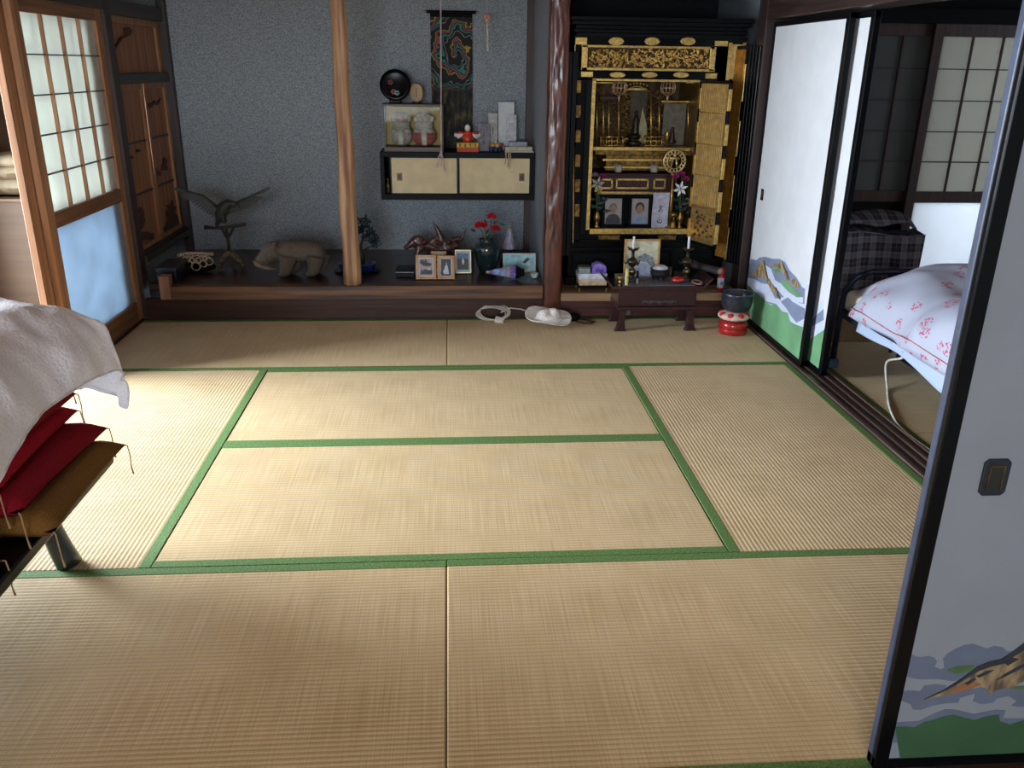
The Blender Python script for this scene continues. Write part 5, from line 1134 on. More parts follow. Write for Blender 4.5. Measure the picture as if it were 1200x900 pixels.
shelf(104, 172, 737.5, 757.5, 4.22, 4.23, mat('niche_umber', (70, 56, 38), .5, .3), 'central_niche')
shelf(121, 170, 776.5, 803, 4.20, 4.21, mat('side_niche_grey', (112, 106, 88), .5, .2), 'side_niche')
st_ = MB(); p = A(742, 170, 4.14); st_.lathe([(.05, 0), (.052, .02), (.030, .03), (.044, .05), (.046, .062), (.02, .07)], c=tuple(p), seg=18); q0 = (p.x+.008, p.y, p.z+.07)
st_.tube([(q0[0], q0[1], q0[2]), (q0[0], q0[1], q0[2]+.06), (q0[0], q0[1], q0[2]+.105)], [.026, .020, .014], 12); st_.ball((q0[0], q0[1], q0[2]+.125), (.012, .012, .015), 10, 8); st_.done('statue', M_bronze, al, rem=.004)
p = A(751, 168, 4.16); hl = MB(); hl.prism([(p.x+a, p.z+b) for a, b in ((-.035, .0), (.03, .0), (.040, .06), (.030, .12), (.006, .19), (-.002, .23), (-.008, .18), (-.018, .11), (-.04, .05))], p.y, p.y+.006, 'xz'); hl.done('halo', mat('pale_halo', (150, 140, 104), .4, .5), al, bevel=.002)
p = A(787, 168, 4.16); MB().tube([tuple(p), (p.x, p.y, p.z+.07)], [.022, .013], 12).ball((p.x, p.y, p.z+.088), (.012, .012, .015), 10, 8).ball((p.x, p.y, p.z+.01), (.032, .02, .016), 12, 8).done('side_figure', mat('figure_brown', (60, 34, 28), .5), al, rem=.004)
for px in (726, 783):
    p = A(px, 103, 4.0); ln = MB()
    for i in range(12):
        a = i*math.pi/6; ln.tube([(p.x+.045*math.cos(a)*k, p.y+.045*math.sin(a)*k, p.z+z) for k, z in ((.35, .045), (.85, .03), (1, .0), (.85, -.028), (.35, -.042))], .0028, 5)
    for z, r0 in ((.03, .036), (0, .044), (-.028, .036)): ln.torus((p.x, p.y, p.z+z), r0, .0026, 20, 5, plane='xy')
    ln.tube([(p.x, p.y, p.z-.04), (p.x, p.y, p.z-.085)], [.010, .004], 8); ln.tube([(p.x, p.y, p.z+.04), (p.x, p.y, 1.42)], .002, 5)
    ln.done('hanging_lantern', mat('pale_pink_gold', (206, 170, 130), .4, .7), al, smooth=True)

# things standing in the altar
def cup(px, py, Y, lab):
    z = Zs(Y); x = A(px, py, Y).x
    o = thing('tea_cup', lab, 'cup', (x, Y, A(px, py, Y).z)); MB().lathe([(.018, 0), (.0235, .004), (.0255, .050), (.0225, .050), (.019, .01)], seg=20).done('cup_body', mat('cup_glaze', (176, 168, 156), .35), o, smooth=True)
    MB().lathe([(.020, -.0005), (.034, .0015), (.036, .006), (.022, .003)], seg=20).done('saucer', M_redl, o, smooth=True); return o
Zs = lambda Y: 0
zoff = A(757, 203.5, 3.985).z+.0012
for px, lab in ((724, 'white offering cup on the red shelf of the altar, below the left gold railing'), (766, 'white offering cup on the red shelf of the altar, beside the round gold ornament')):
    o = cup(px, 204, 4.02, lab); o.location.z = zoff
rg = thing('round_gold_ornament', 'round gold openwork disc on a short stand inside the altar', 'ornament')
p = A(790.5, 189, 3.93); mb = MB(); mb.torus(tuple(p), .068, .007, 36, 6).torus(tuple(p), .046, .004, 30, 5)
for i in range(16):
    a = i*math.pi/8; mb.ball((p.x+.057*math.cos(a), p.y, p.z+.057*math.sin(a)), .008, 7, 5)
mb.tube([(p.x-.02, p.y, p.z-.04), (p.x-.012, p.y, p.z+.01), (p.x-.03, p.y, p.z+.02)], .006, 6).tube([(p.x+.018, p.y, p.z-.04), (p.x+.012, p.y, p.z+.01)], .007, 6).tube([(p.x-.03, p.y, p.z+.018), (p.x+.03, p.y, p.z+.018)], .008, 6).ball((p.x, p.y, p.z+.034), .012, 8, 6)
mb.done('openwork_disc', mat('pale_gold', (206, 182, 128), .35, .6), rg, smooth=True)
zb = .5125; MB().lathe([(.045, zb), (.048, zb+.010), (.014, zb+.018), (.010, p.z-.09), (.022, p.z-.075), (.010, p.z-.066)], c=(p.x, p.y, 0), seg=18).done('ornament_stem', M_brass, rg, smooth=True)
def portrait(px, lab, hair, top, robe, w=.148, tilt=6):
    x, _ = F(px, 262, 3.93); d = frame(lab, x, w, .198, 3.93, M_lac, z0=.5125, bw=.020, lean=6, name='portrait_frame', bg=(0, .099, w-.038, .160, mat('portrait_ground', (148, 142, 140), .5, var=.05)), prints=(
        (robe, [(-.048, .021), (.048, .021), (.046, .05), (.03, .074), (.012, .082), (-.012, .082), (-.03, .074), (-.046, .05)]), (hair, oval(0, .122, .029 if top else .024, .034 if top else .028, 18)), (mat('skin_portrait', (150, 112, 94), .6), oval(0, .112, .021, .029, 18)),
        (hair, oval(-.008, .117, .0035, .0018, 8)), (hair, oval(.008, .117, .0035, .0018, 8)), (mat('lip_print', (120, 74, 66), .6), oval(0, .097, .006, .0018, 8)), (mat('nose_shade_print', (128, 92, 78), .6), oval(0, .107, .0025, .005, 8))))
    return d
portrait(718, 'black framed portrait of a person with swept back grey hair in a dark robe', mat('print_hair_grey', (104, 98, 96), .7), False, mat('print_robe_dark', (44, 44, 52), .6))
portrait(749, 'black framed portrait of a person with short dark hair in a pale blue jacket', mat('print_hair_dark', (44, 40, 40), .7), True, mat('print_jacket_blue', (130, 144, 172), .6))
x, _ = F(772, 262, 3.92); cs = thing('calligraphy_sheet', 'white paper slip with two black brush characters inside the altar', 'paper', (x, 3.90, .5125))
mb = MB(); mb.grid(lambda u, v: Vector(((u-.5)*.104+.006*v, .03*v+.006*math.sin(v*5), .002+v*.215)), 3, 14); mb.done('paper_sheet', mat('slip_paper', (186, 184, 200), .8), cs, solid=.001)
def stroke(pts, r=.0032):
    mb = MB(); mb.tube([(a, .03*(b/.215)+.006*math.sin(b/.215*5)-.0022, b) for a, b in pts], r, 5, .4); return mb
for k, (ox, oz) in enumerate(((.004, .118), (.0, .045))):
    for s_ in ((((-.016, .012), (.016, .014)), ((0, .022), (-.004, -.004), (-.014, -.014)), ((.0, .004), (.016, -.012)), ((-.012, -.016), (.012, -.016))), (((-.010, .018), (-.004, .010)), ((-.014, .004), (-.014, -.010), (.010, -.014), (.016, -.004)), ((-.004, .006), (.004, .0)), ((.010, .012), (.016, .004))))[k]:
        stroke([(ox+a, oz+b) for a, b in s_]).done('brush_stroke', M_black, cs)
def vase_flowers(px, Y, lab, z0, h, blooms):
    x = A(px, 240, Y).x; o = thing('altar_flowers', lab, 'flowers', (x, Y, z0))
    MB().lathe([(.022, 0), (.024, .004), (.010, .018), (.022, .05), (.024, .07), (.013, .09), (.018, .102), (.012, .10)], seg=16).done('vase', M_brass, o, smooth=True)
    for (ax_, az, m, kind) in blooms:
        p = Vector((ax_-x, -.03, az-z0)); MB().tube([(0, 0, .09), (p.x*.5, -.01, (p.z+.09)/2), tuple(p)], .0022, 5).done('stem', M_stem, o)
        mb = MB()
        if kind == 'lily':
            for i in range(6):
                a = i*math.pi/3+.3; d = Vector((math.cos(a), -.35, math.sin(a))); s_ = Vector((-math.sin(a), 0, math.cos(a))); L_ = .050
                mb._new([p, p+d*L_*.5+s_*.010, p+d*L_+Vector((0, .012, 0)), p+d*L_*.5-s_*.010], [(0, 1, 2, 3)])
            fl = mb.done('lily_flower', m, o, solid=.001); MB().ball(tuple(p+Vector((0, -.012, 0))), .006, 6, 5).done('stamen', M_goldp, fl)
        else: bloom(mb, p, .026, 12); mb.done('flower', m, o)
    for i in range(14):
        a = i*.9; c = Vector((.03*math.cos(a*1.7), -.02, .10+.10*(i/14))); d = Vector((math.cos(a), -.3, .6*math.sin(a)+.2)); s_ = Vector((-d.z, 0, d.x)); mb = MB()
        mb._new([c, c+d*.025+s_*.011, c+d*.055, c+d*.025-s_*.011], [(0, 1, 2, 3)]); mb.done('leaf', M_leaf, o, solid=.001)
    return o
M_lily = mat('lily_white', (226, 228, 234), .5); M_mag = mat('magenta_petal', (150, 28, 96), .6); M_yel = mat('yellow_petal', (196, 168, 50), .6)
P = lambda a, b, Y=3.90: (A(a, b, Y).x, A(a, b, Y).z)
vase_flowers(798, 3.91, 'altar flowers at the right with a white lily and magenta blooms', .5125, .2, [(*P(797, 221, 3.88), M_lily, 'lily'), (*P(791, 208), M_mag, 'b'), (*P(798, 205), M_mag, 'b'), (*P(803, 211), M_mag, 'b')])
vase_flowers(700, 3.93, 'altar flowers at the left with pale, magenta and one yellow bloom', .5125, .2, [(*P(700, 216), mat('pale_petal', (176, 170, 160), .6), 'lily'), (*P(706, 208), M_mag, 'b'), (*P(701, 225), M_yel, 'b'), (*P(697, 207), mat('lilac_petal', (130, 110, 130), .6), 'b')])
br = thing('small_brass_bell', 'small brass hand bell beside the calligraphy sheet in the altar', 'bell', (A(788, 262, 3.90).x, 3.88, .5125))
MB().lathe([(.022, 0), (.020, .006), (.014, .03), (.012, .05), (.004, .056)], seg=16).done('bell_body', M_brass, br, smooth=True); MB().ball((0, 0, .088), .020, 12, 8).tube([(0, 0, .05), (0, 0, .08)], .006, 8).done('bell_handle', M_brass, br, smooth=True)

# ================================================================== before the altar: stand, boxes
SZ = .159
bxs = thing('small_black_stand', 'low black stand holding the stacked boxes at the altar step', 'stand', (.90, 3.705, SZ))
MB().box(-.095, -.06, .030, .095, .085, .042).done('stand_top', M_lac, bxs, bevel=.002)
for sx in (-.088, .080):
    for sy in (-.055, .072): MB().box(sx, sy, 0, sx+.008, sy+.008, .030).done('leg', M_goldp, bxs)
def simplebox(name, lab, cat, loc, b, m, lid=None, lm=None, rz=0):
    o = thing(name, lab, cat, loc, rz); MB().box(b[0], b[1], 0, b[2], b[3], b[4]).done('box_body', m, o, bevel=.002)
    if lid: MB().box(b[0]-.001, b[1]-.001, b[4]-lid, b[2]+.001, b[3]+.001, b[4]+.001).done('box_lid', lm or m, o, bevel=.001)
    return o
z = SZ+.0425
simplebox('beige_box', 'beige flat box under the white box on the black stand', 'box', (.90, 3.71, z), (-.085, -.055, .085, .075, .036), mat('box_tan', (196, 170, 140), .7), .010, mat('box_tan_lid', (206, 186, 160), .7))
simplebox('white_box', 'white flat box lying on the beige box', 'box', (.897, 3.71, z+.0375), (-.088, -.055, .088, .07, .034), mat('box_white', (214, 218, 232), .6), .012)
simplebox('grey_green_box', 'small grey green box on the white box', 'box', (.86, 3.71, z+.073), (-.048, -.045, .020, .03, .040), mat('box_greygreen', (136, 150, 150), .6), .01, mat('box_greygreen_lid', (84, 92, 80), .6))
pb = simplebox('purple_pouch_box', 'lavender purple rounded box with two printed dots on the white box', 'box', (.935, 3.71, z+.073), (-.042, -.045, .046, .03, .036), mat('box_lavender', (128, 104, 200), .6))
MB().prism([(-.040, .036), (.044, .036), (.038, .050), (.015, .060), (-.012, .060), (-.034, .050)], -.043, .028, 'xz').done('rounded_lid', mat('box_lavender2', (142, 122, 206), .6), pb, bevel=.002)
for x in (-.014, .020): MB().prism(oval(x, .018, .007, .008), -.0462, -.045, 'xz').done('printed_dot', mat('dot_purple', (66, 44, 130), .6), pb)
# low altar table
TT = .272
kt = thing('altar_table', 'low dark red lacquered altar table with splayed feet on the mat', 'table', (1.235, 3.46, 0))
M_rose = mat('dark_rosewood', (50, 22, 28), .28, var=.15, coat=.4)
MB().box(-.27, -.12, TT-.018, .27, .135, TT).done('table_top', M_rose, kt, bevel=.003)
for s in (-1, 1):
    MB().prism([(s*.27, TT-.016), (s*.318, TT+.036), (s*.323, TT+.046), (s*.312, TT+.042), (s*.268, TT)], -.12, .135, 'xz').done('scroll_end', M_rose, kt, bevel=.002)
MB().box(-.225, -.105, .150, .225, -.090, TT-.018).done('apron', M_rose, kt, bevel=.002); MB().box(-.225, .105, .150, .225, .120, TT-.018).done('apron', M_rose, kt, bevel=.002)
MB().box(-.235, -.115, .128, .235, .125, .148).done('lower_board', M_rose, kt, bevel=.003)
for s in (-1, 1): MB().box(s*.225-.007, -.10, .150, s*.225+.007, .115, TT-.018).done('side_board', M_rose, kt)
mb = MB(); 
for i in range(22):
    x = -.09+i*.0095; mb.tube([(x, -.106, .168+.006*math.sin(i)), (x+.008, -.109, .184), (x+.014, -.106, .176+.006*math.cos(i*1.4))], .0035, 5)
mb.done('apron_carving', mat('carving_grey', (84, 80, 86), .4, .2), kt, smooth=True)
for sx in (-1, 1):
    for y in (-.100, .110):
        a = .205; MB().prism([(sx*(a-.020), .128), (sx*(a+.018), .128), (sx*(a+.018), .06), (sx*(a+.030), .02), (sx*(a+.042), .0), (sx*(a-.030), .0), (sx*(a-.020), .02), (sx*(a-.016), .06)], y-.018, y+.018, 'xz').done('leg', M_rose, kt, bevel=.002)
tz = TT+.0012
cl_ = thing('brocade_cloth', 'grey patterned cloth spread on the altar table, frayed front edge', 'cloth', (1.235, 3.46, tz))
mb = MB(); mb.grid(lambda u, v: Vector(((u-.5)*.42, -.118+v*.215, .0015+.0025*(noise.noise(Vector((u*9, v*5, 1)))+.5))), 40, 16); mb.done('cloth_sheet', mat('brocade_grey', (110, 104, 112), .75, var=.3, scale=90), cl_, smooth=True, solid=.0015)
mb = MB()
for i in range(42): mb.tube([(-.205+i*.01, -.117, .003), (-.204+i*.01, -.124, .0025)], .0012, 4)
mb.done('fringe', mat('fringe_grey', (140, 134, 140), .8), cl_, stuff=True)
z1 = tz+.0055
def candlestick(px, lab, lean=0):
    x = A(px, 327, 3.46).x; o = thing('candlestick', lab, 'candlestick', (x, 3.45, z1))
    MB().lathe([(.030, 0), (.034, .006), (.020, .018), (.012, .035), (.020, .045), (.026, .058), (.018, .072), (.010, .080), (.016, .092), (.030, .108), (.034, .120), (.022, .134), (.010, .142), (.009, .175), (.014, .182), (.030, .188), (.031, .192), (.008, .194)], seg=18).done('stick_body', M_bronze, o, smooth=True)
    for i in range(5):
        a = i*1.257+.3; MB().tube([(.022*math.cos(a), .022*math.sin(a), .112), (.044*math.cos(a), .044*math.sin(a), .104), (.050*math.cos(a), .050*math.sin(a), .122)], [.007, .005, .002], 6).done('lotus_leaf', M_bronze, o)
    for i in range(5):
        a = i*1.257; MB().tube([(.020*math.cos(a), .020*math.sin(a), .190), (.036*math.cos(a), .036*math.sin(a), .200)], [.006, .003], 6).done('drip_petal', M_bronze, o)
    MB().ball((0, -.022, .062), .012, 10, 8).done('brass_knob', M_brass, o, smooth=True)
    MB().tube([(0, 0, .190), (0, 0, .265)], [.0065, .0075], 12).done('candle', mat('candle_white', (224, 224, 230), .4), o); return o
candlestick(739.5, 'left bronze candlestick with a short white candle, before the framed drawing')
candlestick(803, 'right bronze candlestick with a white candle, beside the red wooden bell')
# framed drawing behind
fd = frame('gold framed pencil drawing of a sleeping face behind the altar table', A(752, 330, 3.63).x, .222, .325, 3.66, mat('frame_gold_wood', (196, 150, 90), .4, .3), z0=SZ+.0005, bw=.012, lean=5, name='framed_drawing', cat='picture', bg=(0, .162, .195, .295, mat('drawing_cream', (206, 204, 176), .7)), prints=(
    (mat('drawing_face', (170, 178, 206), .7), oval(.010, .095, .058, .088, 24)), (mat('drawing_hair', (140, 148, 150), .7, var=.3, scale=90), [(-.03, .215), (.02, .238), (.07, .215), (.088, .16), (.075, .115), (.066, .15), (.03, .185), (-.02, .188)]),
    (mat('drawing_line', (90, 92, 110), .7), [(.020, .118), (.034, .114), (.046, .118), (.034, .111)]), (mat('drawing_line', (0, 0, 0)), [(-.022, .118), (-.010, .114), (-.0, .118), (-.010, .111)]), (mat('drawing_line', (0, 0, 0)), [(-.004, .052), (.01, .048), (.026, .053), (.01, .044)]), (mat('drawing_line', (0, 0, 0)), [(.010, .098), (.014, .076), (.004, .073), (.011, .080)])))
frame('small grey framed photograph behind the ash bowl', A(779, 315, 3.70).x, .105, .140, 3.725, mat('frame_grey', (98, 94, 84), .5, .3), z0=SZ, bw=.010, lean=6, bg=(0, .07, .083, .118, mat('sepia_photo', (74, 62, 54), .6, var=.2)), prints=((mat('sepia_light', (140, 122, 104), .6), oval(0, .085, .018, .022)),))
frame('small dark photograph frame behind the right candlestick', A(797, 315, 3.70).x+.01, .085, .115, 3.73, M_bronze, z0=SZ, bw=.008, lean=6, bg=(0, .057, .068, .098, mat('dark_photo', (44, 38, 36), .5)), prints=((mat('sepia_light', (140, 122, 104), .6), oval(0, .065, .012, .014)),))
ib = thing('incense_bowl', 'dark three footed incense bowl heaped with white ash on the altar table', 'bowl', (A(774.5, 322, 3.46).x, 3.49, z1))
MB().lathe([(.030, .010), (.050, .022), (.058, .045), (.052, .062), (.060, .066), (.058, .070), (.050, .068)], seg=28).done('bowl_body', mat('bowl_iron', (46, 46, 50), .35, .4), ib, smooth=True)
MB().lathe([(.050, .064), (.046, .074), (.030, .084), (.010, .089)], seg=24).done('ash', mat('white_ash', (206, 204, 208), .9, bump=.4), ib, smooth=True)
for i in range(3):
    a = i*2.094+.5; MB().tube([(.034*math.cos(a), .034*math.sin(a), .016), (.040*math.cos(a), .040*math.sin(a), .002)], [.010, .006], 8).done('foot', M_bronze, ib)
rb_ = thing('red_wooden_bell', 'small round red lacquered wooden bell on the altar table', 'bell', (A(794, 324, 3.42).x, 3.40, z1))
MB().ball((0, 0, .020), (.042, .036, .0195), 20, 10).done('bell_body', mat('bell_red', (172, 36, 30), .25, coat=.5), rb_, smooth=True); MB().box(-.030, -.037, .012, .030, -.028, .0145).done('sound_slit', M_black, rb_)
def cyl(name, lab, cat, px, Y, z0, r0, h, m, cap=None, capm=None):
    o = thing(name, lab, cat, (A(px, 325, Y).x, Y, z0)); MB().lathe([(r0, 0), (r0, h)], seg=18).done('tube_body', m, o, smooth=False)
    if cap: MB().lathe([(r0*1.06, h), (r0*1.06, h+cap), (r0*.8, h+cap+.003)], seg=18).done('cap', capm, o)
    return o
cyl('incense_tube', 'pale yellow upright tube at the front left corner of the altar table', 'tube', 734.5, 3.37, tz, .010, .088, mat('tube_yellow', (206, 196, 130), .6), .010, mat('tube_yellow_cap', (190, 176, 100), .6))
cyl('lighter', 'slim dark lighter with a pale lower half beside the left candlestick', 'lighter', 747, 3.39, z1, .0065, .030, mat('lighter_grey', (150, 152, 160), .4), .042, M_black)
bp = thing('brass_offering_cup', 'little brass offering cup at the left end of the altar table', 'cup', (A(726, 325, 3.45).x, 3.44, tz)); MB().lathe([(.014, 0), (.016, .004), (.008, .012), (.020, .026), (.022, .040), (.018, .038)], seg=18).done('cup_body', mat('bright_brass', (206, 176, 110), .3, .8), bp, smooth=True); MB().ball((0, 0, .036), (.016, .016, .009), 12, 6).done('offering', M_goldp, bp, smooth=True)
simplebox('match_box', 'small pale box behind the brass cup on the altar table', 'box', (A(727, 322, 3.52).x, 3.53, tz), (-.030, -.016, .030, .016, .028), mat('match_pale', (140, 134, 128), .7), .008)
ws = thing('rolled_sutra', 'dark rolled scroll with a pale end lying over the right end of the altar table', 'scroll', (0, 0, 0))
pa_, pb_ = Vector((A(812, 318, 3.56).x, 3.57, TT+.078)), Vector((A(842, 333, 3.33).x, 3.33, TT+.092))
MB().tube([pa_, pb_], .021, 18).done('roll', mat('roll_dark', (38, 32, 34), .6), ws, smooth=False); MB().tube([pb_, pb_+(pb_-pa_).normalized()*.004], .016, 18).done('roll_end', mat('roll_end_pale', (140, 134, 124), .6), ws)
bd_ = thing('prayer_beads', 'string of pinkish brown prayer beads at the right of the altar table', 'beads', (A(822, 328, 3.42).x-.03, 3.41, tz+.007))
for i in range(18):
    a = i*2*math.pi/18; MB().ball((.026*math.cos(a)-.0, .048*math.sin(a), .0), .0068, 8, 6).done('bead', mat('bead_pinkbrown', (150, 112, 100), .35), bd_, smooth=True)
MB().torus((0, 0, 0), .001, .0005, 6, 4, plane='xy', M=None).tube([(.026*math.cos(a*.35), .048*math.sin(a*.35), 0) for a in range(19)], .0012, 4).done('bead_thread', M_cord, bd_)
# spray bottle and blue sheet at the right
sbt = thing('red_capped_bottle', 'white labelled bottle with a red cap at the right end of the altar step', 'bottle', (1.715, 3.69, SZ))
MB().lathe([(.019, 0), (.021, .003), (.021, .095), (.014, .106)], seg=22).done('bottle_body', mat('bottle_red', (186, 34, 32), .35), sbt, smooth=True)
MB().lathe([(.0215, .020), (.0215, .082)], seg=22).done('label', mat('bottle_label', (196, 200, 214), .5), sbt); MB().box(-.008, -.0225, .040, .006, -.0212, .060).done('label_print', mat('label_blue', (90, 110, 170), .5), sbt)
MB().lathe([(.0185, .100), (.0195, .104), (.0195, .140), (.014, .146)], seg=22).done('cap', mat('cap_red', (206, 30, 34), .35), sbt, smooth=True)
simplebox('small_stone_block', 'little grey beige block beside the red capped bottle', 'box', (1.762, 3.68, SZ), (-.018, -.02, .018, .02, .026), mat('block_greige', (120, 112, 98), .8), .006)
# bowl gong on cushion and red stand
gx, gy = 1.686, 3.30
rs = thing('red_gong_stand', 'round glossy red drum shaped stand on the mat by the painted door', 'stand', (gx, gy, 0)); MB().lathe([(.070, 0), (.082, .004), (.084, .030), (.080, .040), (.084, .050), (.084, .066), (.074, .076)], seg=36).done('stand_body', mat('stand_red', (168, 34, 30), .2, coat=.6), rs, smooth=True)
MB().torus((0, 0, .040), .0815, .003, 36, 6, plane='xy').done('groove_band', mat('band_darkred', (120, 22, 22), .3), rs)
gcu = thing('gong_cushion', 'round red and white patterned cushion under the bowl gong', 'cushion', (gx, gy, .0765))
MB().ball((0, 0, .031), (.094, .094, .030), 32, 12).done('cushion_body', mat('cushion_red_white', (212, 190, 176), .7, var=.1, scale=60), gcu, smooth=True)
for i in range(8):
    a = i*math.pi/4+.2; c = Vector((.068*math.cos(a), .068*math.sin(a), .036)); n = Vector((math.cos(a)*.8, math.sin(a)*.8, .6)); t_ = Vector((-math.sin(a), math.cos(a), 0)); u_ = n.cross(t_)
    mb = MB(); mb._new([c+n*.006+t_*.028, c+n*.008+u_*.0, c+n*.006-t_*.028, c+n*.004+u_*-.026+Vector((0, 0, 0)), ], [(0, 1, 2, 3)]); mb.bm.free(); 
    MB().ball(tuple(c), (.026, .026, .019), 12, 8).done('red_patch', mat('patch_red', (188, 40, 38), .7), gcu, smooth=True)
bg_ = thing('bowl_gong', 'dark grey metal bowl gong resting on the red and white cushion', 'gong', (gx+.008, gy, .131))
MB().lathe([(.040, 0), (.066, .010), (.086, .040), (.090, .075), (.088, .105), (.092, .112), (.085, .112), (.082, .075), (.060, .020), (.02, .012)], seg=40).done('gong_bowl', mat('gong_metal', (66, 70, 80), .28, .6, var=.15), bg_, smooth=True); MB().torus((0, 0, .112), .0885, .0035, 40, 6, plane='xy').done('gong_rim', mat('gong_rim_metal', (86, 92, 104), .25, .7), bg_, smooth=True)

# ================================================================== bedroom: bed, quilt, plaid cover, box, cable
M_bedf = mat('bed_frame_navy', (38, 46, 62), .3, .5, var=.1)
bd = thing('bed', 'low metal framed folding bed with a thin patterned mattress', 'bed', (0, 0, 0))
BX0, BX1, BY0, BY1, BZ = 2.02, 2.86, .55, 2.62, .33
for x in (BX0, BX1):
    MB().tube([(x, BY1+.055, .012), (x, BY1+.050, .30), (x, BY1+.035, .42), (x+(.03 if x < 2.4 else -.03), BY1-.005, .500), (x+(.10 if x < 2.4 else -.10), BY1-.02, .53)], .015, 12).done('leg', M_bedf, bd, smooth=True)
    MB().tube([(x, BY0-.055, .012), (x, BY0-.050, .45)], .015, 12).done('leg', M_bedf, bd, smooth=True)
    MB().box(x-.012, BY0-.04, BZ-.045, x+.012, BY1+.05, BZ-.012).done('side_rail', M_bedf, bd, bevel=.003)
    for y in (BY1+.055, BY0-.055): MB().box(x-.025, y-.028, .003, x+.025, y+.028, .052).done('castor', mat('castor_blue', (58, 76, 104), .5), bd, bevel=.008)
MB().tube([(BX0+.10, BY1-.02, .53), (BX1-.10, BY1-.02, .53)], .015, 12).done('head_bar', M_bedf, bd, smooth=True)
MB().box(BX0, BY1+.035, BZ-.045, BX1, BY1+.055, BZ-.012).done('end_rail', M_bedf, bd, bevel=.003)
MB().box(BX0+.22, BY0+.7, .12, BX1-.1, BY1-.15, .26).done('underbed_unit', M_black, bd, bevel=.01)
MB().box(BX0-.005, BY0, BZ-.01, BX1, BY1+.03, BZ+.10).done('mattress', mat('mattress_cream', (206, 196, 176), .8, var=.05), bd, bevel=.035, bseg=4)
def floral(name, ground, petal, scale, dens=.80):
    """cotton print: clusters of small flower sprays"""
    m, nt, b = _p(name); L = nt.links; N = nt.nodes.new
    tc = N('ShaderNodeTexCoord'); v = N('ShaderNodeTexVoronoi'); v.inputs['Scale'].default_value = scale; L.new(tc.outputs['Object'], v.inputs['Vector'])
    n = N('ShaderNodeTexNoise'); n.inputs['Scale'].default_value = scale*7; n.inputs['Detail'].default_value = 2; L.new(tc.outputs['Object'], n.inputs['Vector'])
    lt = N('ShaderNodeMath'); lt.operation = 'LESS_THAN'; lt.inputs[1].default_value = .36; L.new(v.outputs['Distance'], lt.inputs[0])
    gt = N('ShaderNodeMath'); gt.operation = 'GREATER_THAN'; gt.inputs[1].default_value = .53; L.new(n.outputs[0], gt.inputs[0])
    g2 = N('ShaderNodeMath'); g2.operation = 'GREATER_THAN'; g2.inputs[1].default_value = dens; sp = N('ShaderNodeSeparateColor'); L.new(v.outputs['Color'], sp.inputs[0]); L.new(sp.outputs[0], g2.inputs[0])
    a = N('ShaderNodeMath'); a.operation = 'MULTIPLY'; L.new(lt.outputs[0], a.inputs[0]); L.new(gt.outputs[0], a.inputs[1])
    c = N('ShaderNodeMath'); c.operation = 'MULTIPLY'; L.new(a.outputs[0], c.inputs[0]); L.new(g2.outputs[0], c.inputs[1])
    d = N('ShaderNodeMath'); d.operation = 'MULTIPLY'; d.inputs[1].default_value = .85; L.new(c.outputs[0], d.inputs[0])
    mx = N('ShaderNodeMix'); mx.data_type = 'RGBA'; L.new(d.outputs[0], mx.inputs['Factor']); mx.inputs['A'].default_value = lin(ground); mx.inputs['B'].default_value = lin(petal)
    L.new(mx.outputs['Result'], b.inputs['Base Color']); b.inputs['Roughness'].default_value = .75; return m
M_flor = floral('floral_cotton', (166, 170, 188), (176, 50, 84), 12, .22)
sh = MB(); sh.grid(lambda u, v: Vector((BX0-.036-.004*math.sin(v*30)-.006*u, .62+1.78*v, BZ+.004-u*(.042+.03/(1+math.exp((v-.62)*40))+.010*math.sin(v*14)))), 6, 60)
sho = tag(sh.done('bed_sheet', floral('sheet_print', (160, 174, 200), (96, 124, 180), 30, .6), smooth=True, solid=.003), 'pale blue sheet edge hanging below the floral quilt along the bed side', 'sheet')
def quilt(u, v):
    """mounded comforter: v along the bed, u across, front side falling over the bed edge"""
    y = .45+2.15*v; a = u
    top = BZ+.135+.125*(1-max(0, (v-.84)/.16)**3.0*.85)
    top += .035*noise.noise(Vector((u*3, v*5, 2)))
    w = .86
    if a < .34:
        k = a/.34; ang = k*math.pi/2; x = BX0-.045+.26*(1-math.cos(ang))-.0; z = (BZ+.005)+(top-BZ-.005)*math.sin(ang)**.9
    else:
        k = (a-.34)/.66; x = BX0+.215+(w-.2)*k; z = top+.04*math.sin(k*math.pi)-.05*max(0, k-.8)*5
    f = noise.noise(Vector((v*8+u*3, u*2.5, .5)))*.040+noise.noise(Vector((v*17, u*8, 3)))*.018+.014*math.sin(v*22+u*7)*(1-a)
    x -= f*(a < .5)*1.0; z += f*.7; y += .02*noise.noise(Vector((u*5, v*3, 9)))
    y += .10*(v-.5)*(-.9*(1-a)) if v > .5 else 0
    return Vector((x, y, z))
qb = MB(); qb.grid(quilt, 60, 110); qo = tag(qb.done('floral_quilt', M_flor, smooth=True, solid=.004), 'puffy white quilt with red floral sprays heaped on the bed', 'quilt')
MB().tube([quilt(0.02, i/60)+Vector((-.006, 0, .022)) for i in range(61)], .0022, 5).done('piping', mat('piping_red', (186, 96, 96), .7), qo)
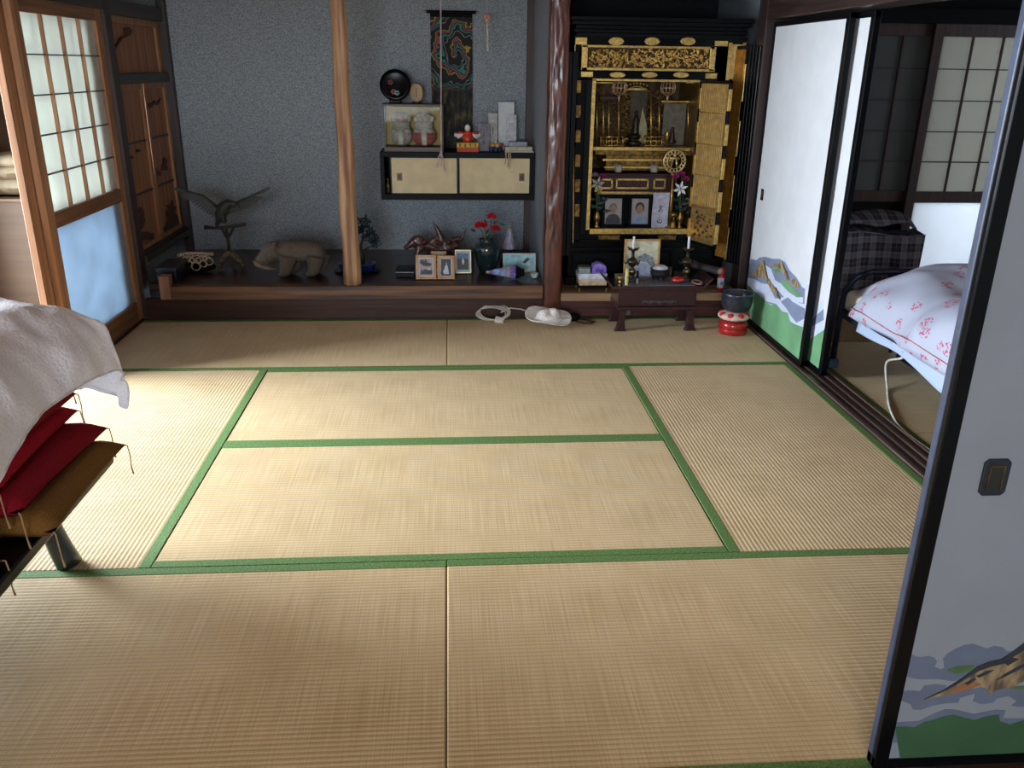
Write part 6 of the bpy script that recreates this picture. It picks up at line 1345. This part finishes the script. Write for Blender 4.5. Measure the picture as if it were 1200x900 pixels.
# plaid cover over a folded rack at the bed head
def plaid():
    m, nt, b = _p('plaid_wool'); L = nt.links; N = nt.nodes.new
    tc = N('ShaderNodeTexCoord'); sp = N('ShaderNodeSeparateXYZ'); L.new(tc.outputs['UV'] if False else tc.outputs['Object'], sp.inputs[0]); outs = []
    for ax_, f in (('X', 13), ('Z', 13), ('X', 39), ('Z', 39)):
        a = N('ShaderNodeMath'); a.operation = 'MULTIPLY'; a.inputs[1].default_value = f*2*math.pi/1.0; L.new(sp.outputs[ax_], a.inputs[0]); s_ = N('ShaderNodeMath'); s_.operation = 'SINE'; L.new(a.outputs[0], s_.inputs[0])
        g = N('ShaderNodeMath'); g.operation = 'GREATER_THAN'; g.inputs[1].default_value = .25 if f < 20 else .7; L.new(s_.outputs[0], g.inputs[0]); outs.append(g.outputs[0])
    t = outs[0]
    for k, w_ in ((1, 1), (2, .5), (3, .5)):
        mm = N('ShaderNodeMath'); mm.operation = 'MULTIPLY_ADD'; L.new(outs[k], mm.inputs[0]); mm.inputs[1].default_value = w_; L.new(t, mm.inputs[2]); t = mm.outputs[0]
    dv = N('ShaderNodeMath'); dv.operation = 'DIVIDE'; dv.inputs[1].default_value = 3; L.new(t, dv.inputs[0])
    cr = N('ShaderNodeValToRGB'); e = cr.color_ramp.elements; e[0].color = lin((34, 32, 38)); e[1].color = lin((128, 118, 126)); L.new(dv.outputs[0], cr.inputs[0]); L.new(cr.outputs[0], b.inputs['Base Color']); b.inputs['Roughness'].default_value = .9; return m
M_plaid = plaid()
pv = thing('plaid_blanket', 'dark plaid blanket hung over a rack at the head of the bed', 'blanket', (2.0, 2.86, 0))
def bl1(u, v):
    x = -.01+u*.50; z = .30+v*.40; yy = -.02-.02*math.sin(u*9)-.012*math.sin(u*23+v*3)*(1-v)+.05*v
    if v > .9: yy += (v-.9)*1.2; z -= (v-.9)*.25
    return Vector((x+.03*v*(u > .9), yy, z+.012*math.sin(u*6)))
mb = MB(); mb.grid(bl1, 50, 30); mb.done('blanket_front', M_plaid, pv, smooth=True, solid=.008)
mb = MB(); mb.grid(lambda u, v: Vector((.10+.385*u, .06+.16*v+.01*math.sin(u*12), .69+.085*math.sin(min(1, .15+v)*1.6)*(.75+.35*u)-.02*v+.008*math.sin(u*9+v*4)-.06*max(0, u-.85)*4)), 40, 14); mb.done('blanket_fold', M_plaid, pv, smooth=True, solid=.012)
mb = MB(); mb.tube([tuple(bl1(i/30, .90)+Vector((0, -.006, .006))) for i in range(31)], .003, 5); mb.done('blanket_binding', mat('binding_grey', (120, 116, 122), .8), pv)
for x in (.02, .46): MB().tube([(x, .05, .0), (x, .05, .66)], .010, 8).done('rack_post', M_bedf, pv)
MB().tube([(.0, .05, .665), (.50, .05, .665)], .010, 8).done('rack_bar', M_bedf, pv)
cbx = thing('cardboard_box', 'brown cardboard box with red print standing beyond the bed leg', 'box', (2.16, 3.10, 0)); MB().box(-.12, 0, 0, .30, .30, .215).done('box_body', mat('cardboard', (120, 92, 64), .8, var=.08), cbx, bevel=.002)
for a in (-.055, .012):
    mb = MB(); 
    for b in ((0, .08, .010, .15), (.036, .08, .046, .15), (.010, .140, .036, .15), (.010, .110, .036, .118)): mb.box(a+b[0], -.0012, b[1], a+b[2], 0, b[3])
    mb.done('red_print', mat('print_red', (140, 40, 36), .8), cbx)
MB().box(-.12, .12, .215, .30, .17, .217).done('tape', mat('tape_tan', (150, 120, 84), .4), cbx)
cbl = MB(); ctl = [(2.10, 2.10, .30), (2.075, 2.12, .24)]
for px, py in ((1040, 455), (1042, 475), (1050, 495), (1062, 508), (1075, 518), (1088, 527), (1100, 535)):
    p = AZ(px, py, .0065); ctl.append(tuple(p))
p = AZ(1039, 425, .10); ctl.insert(2, tuple(p)); 
ctl = smooth_path(ctl)
tag(cbl.tube(ctl, .006, 8).done('white_cable', mat('cable_white', (216, 214, 206), .5), smooth=True), 'white cable hanging from the bed and running over the bedroom mats', 'cable')
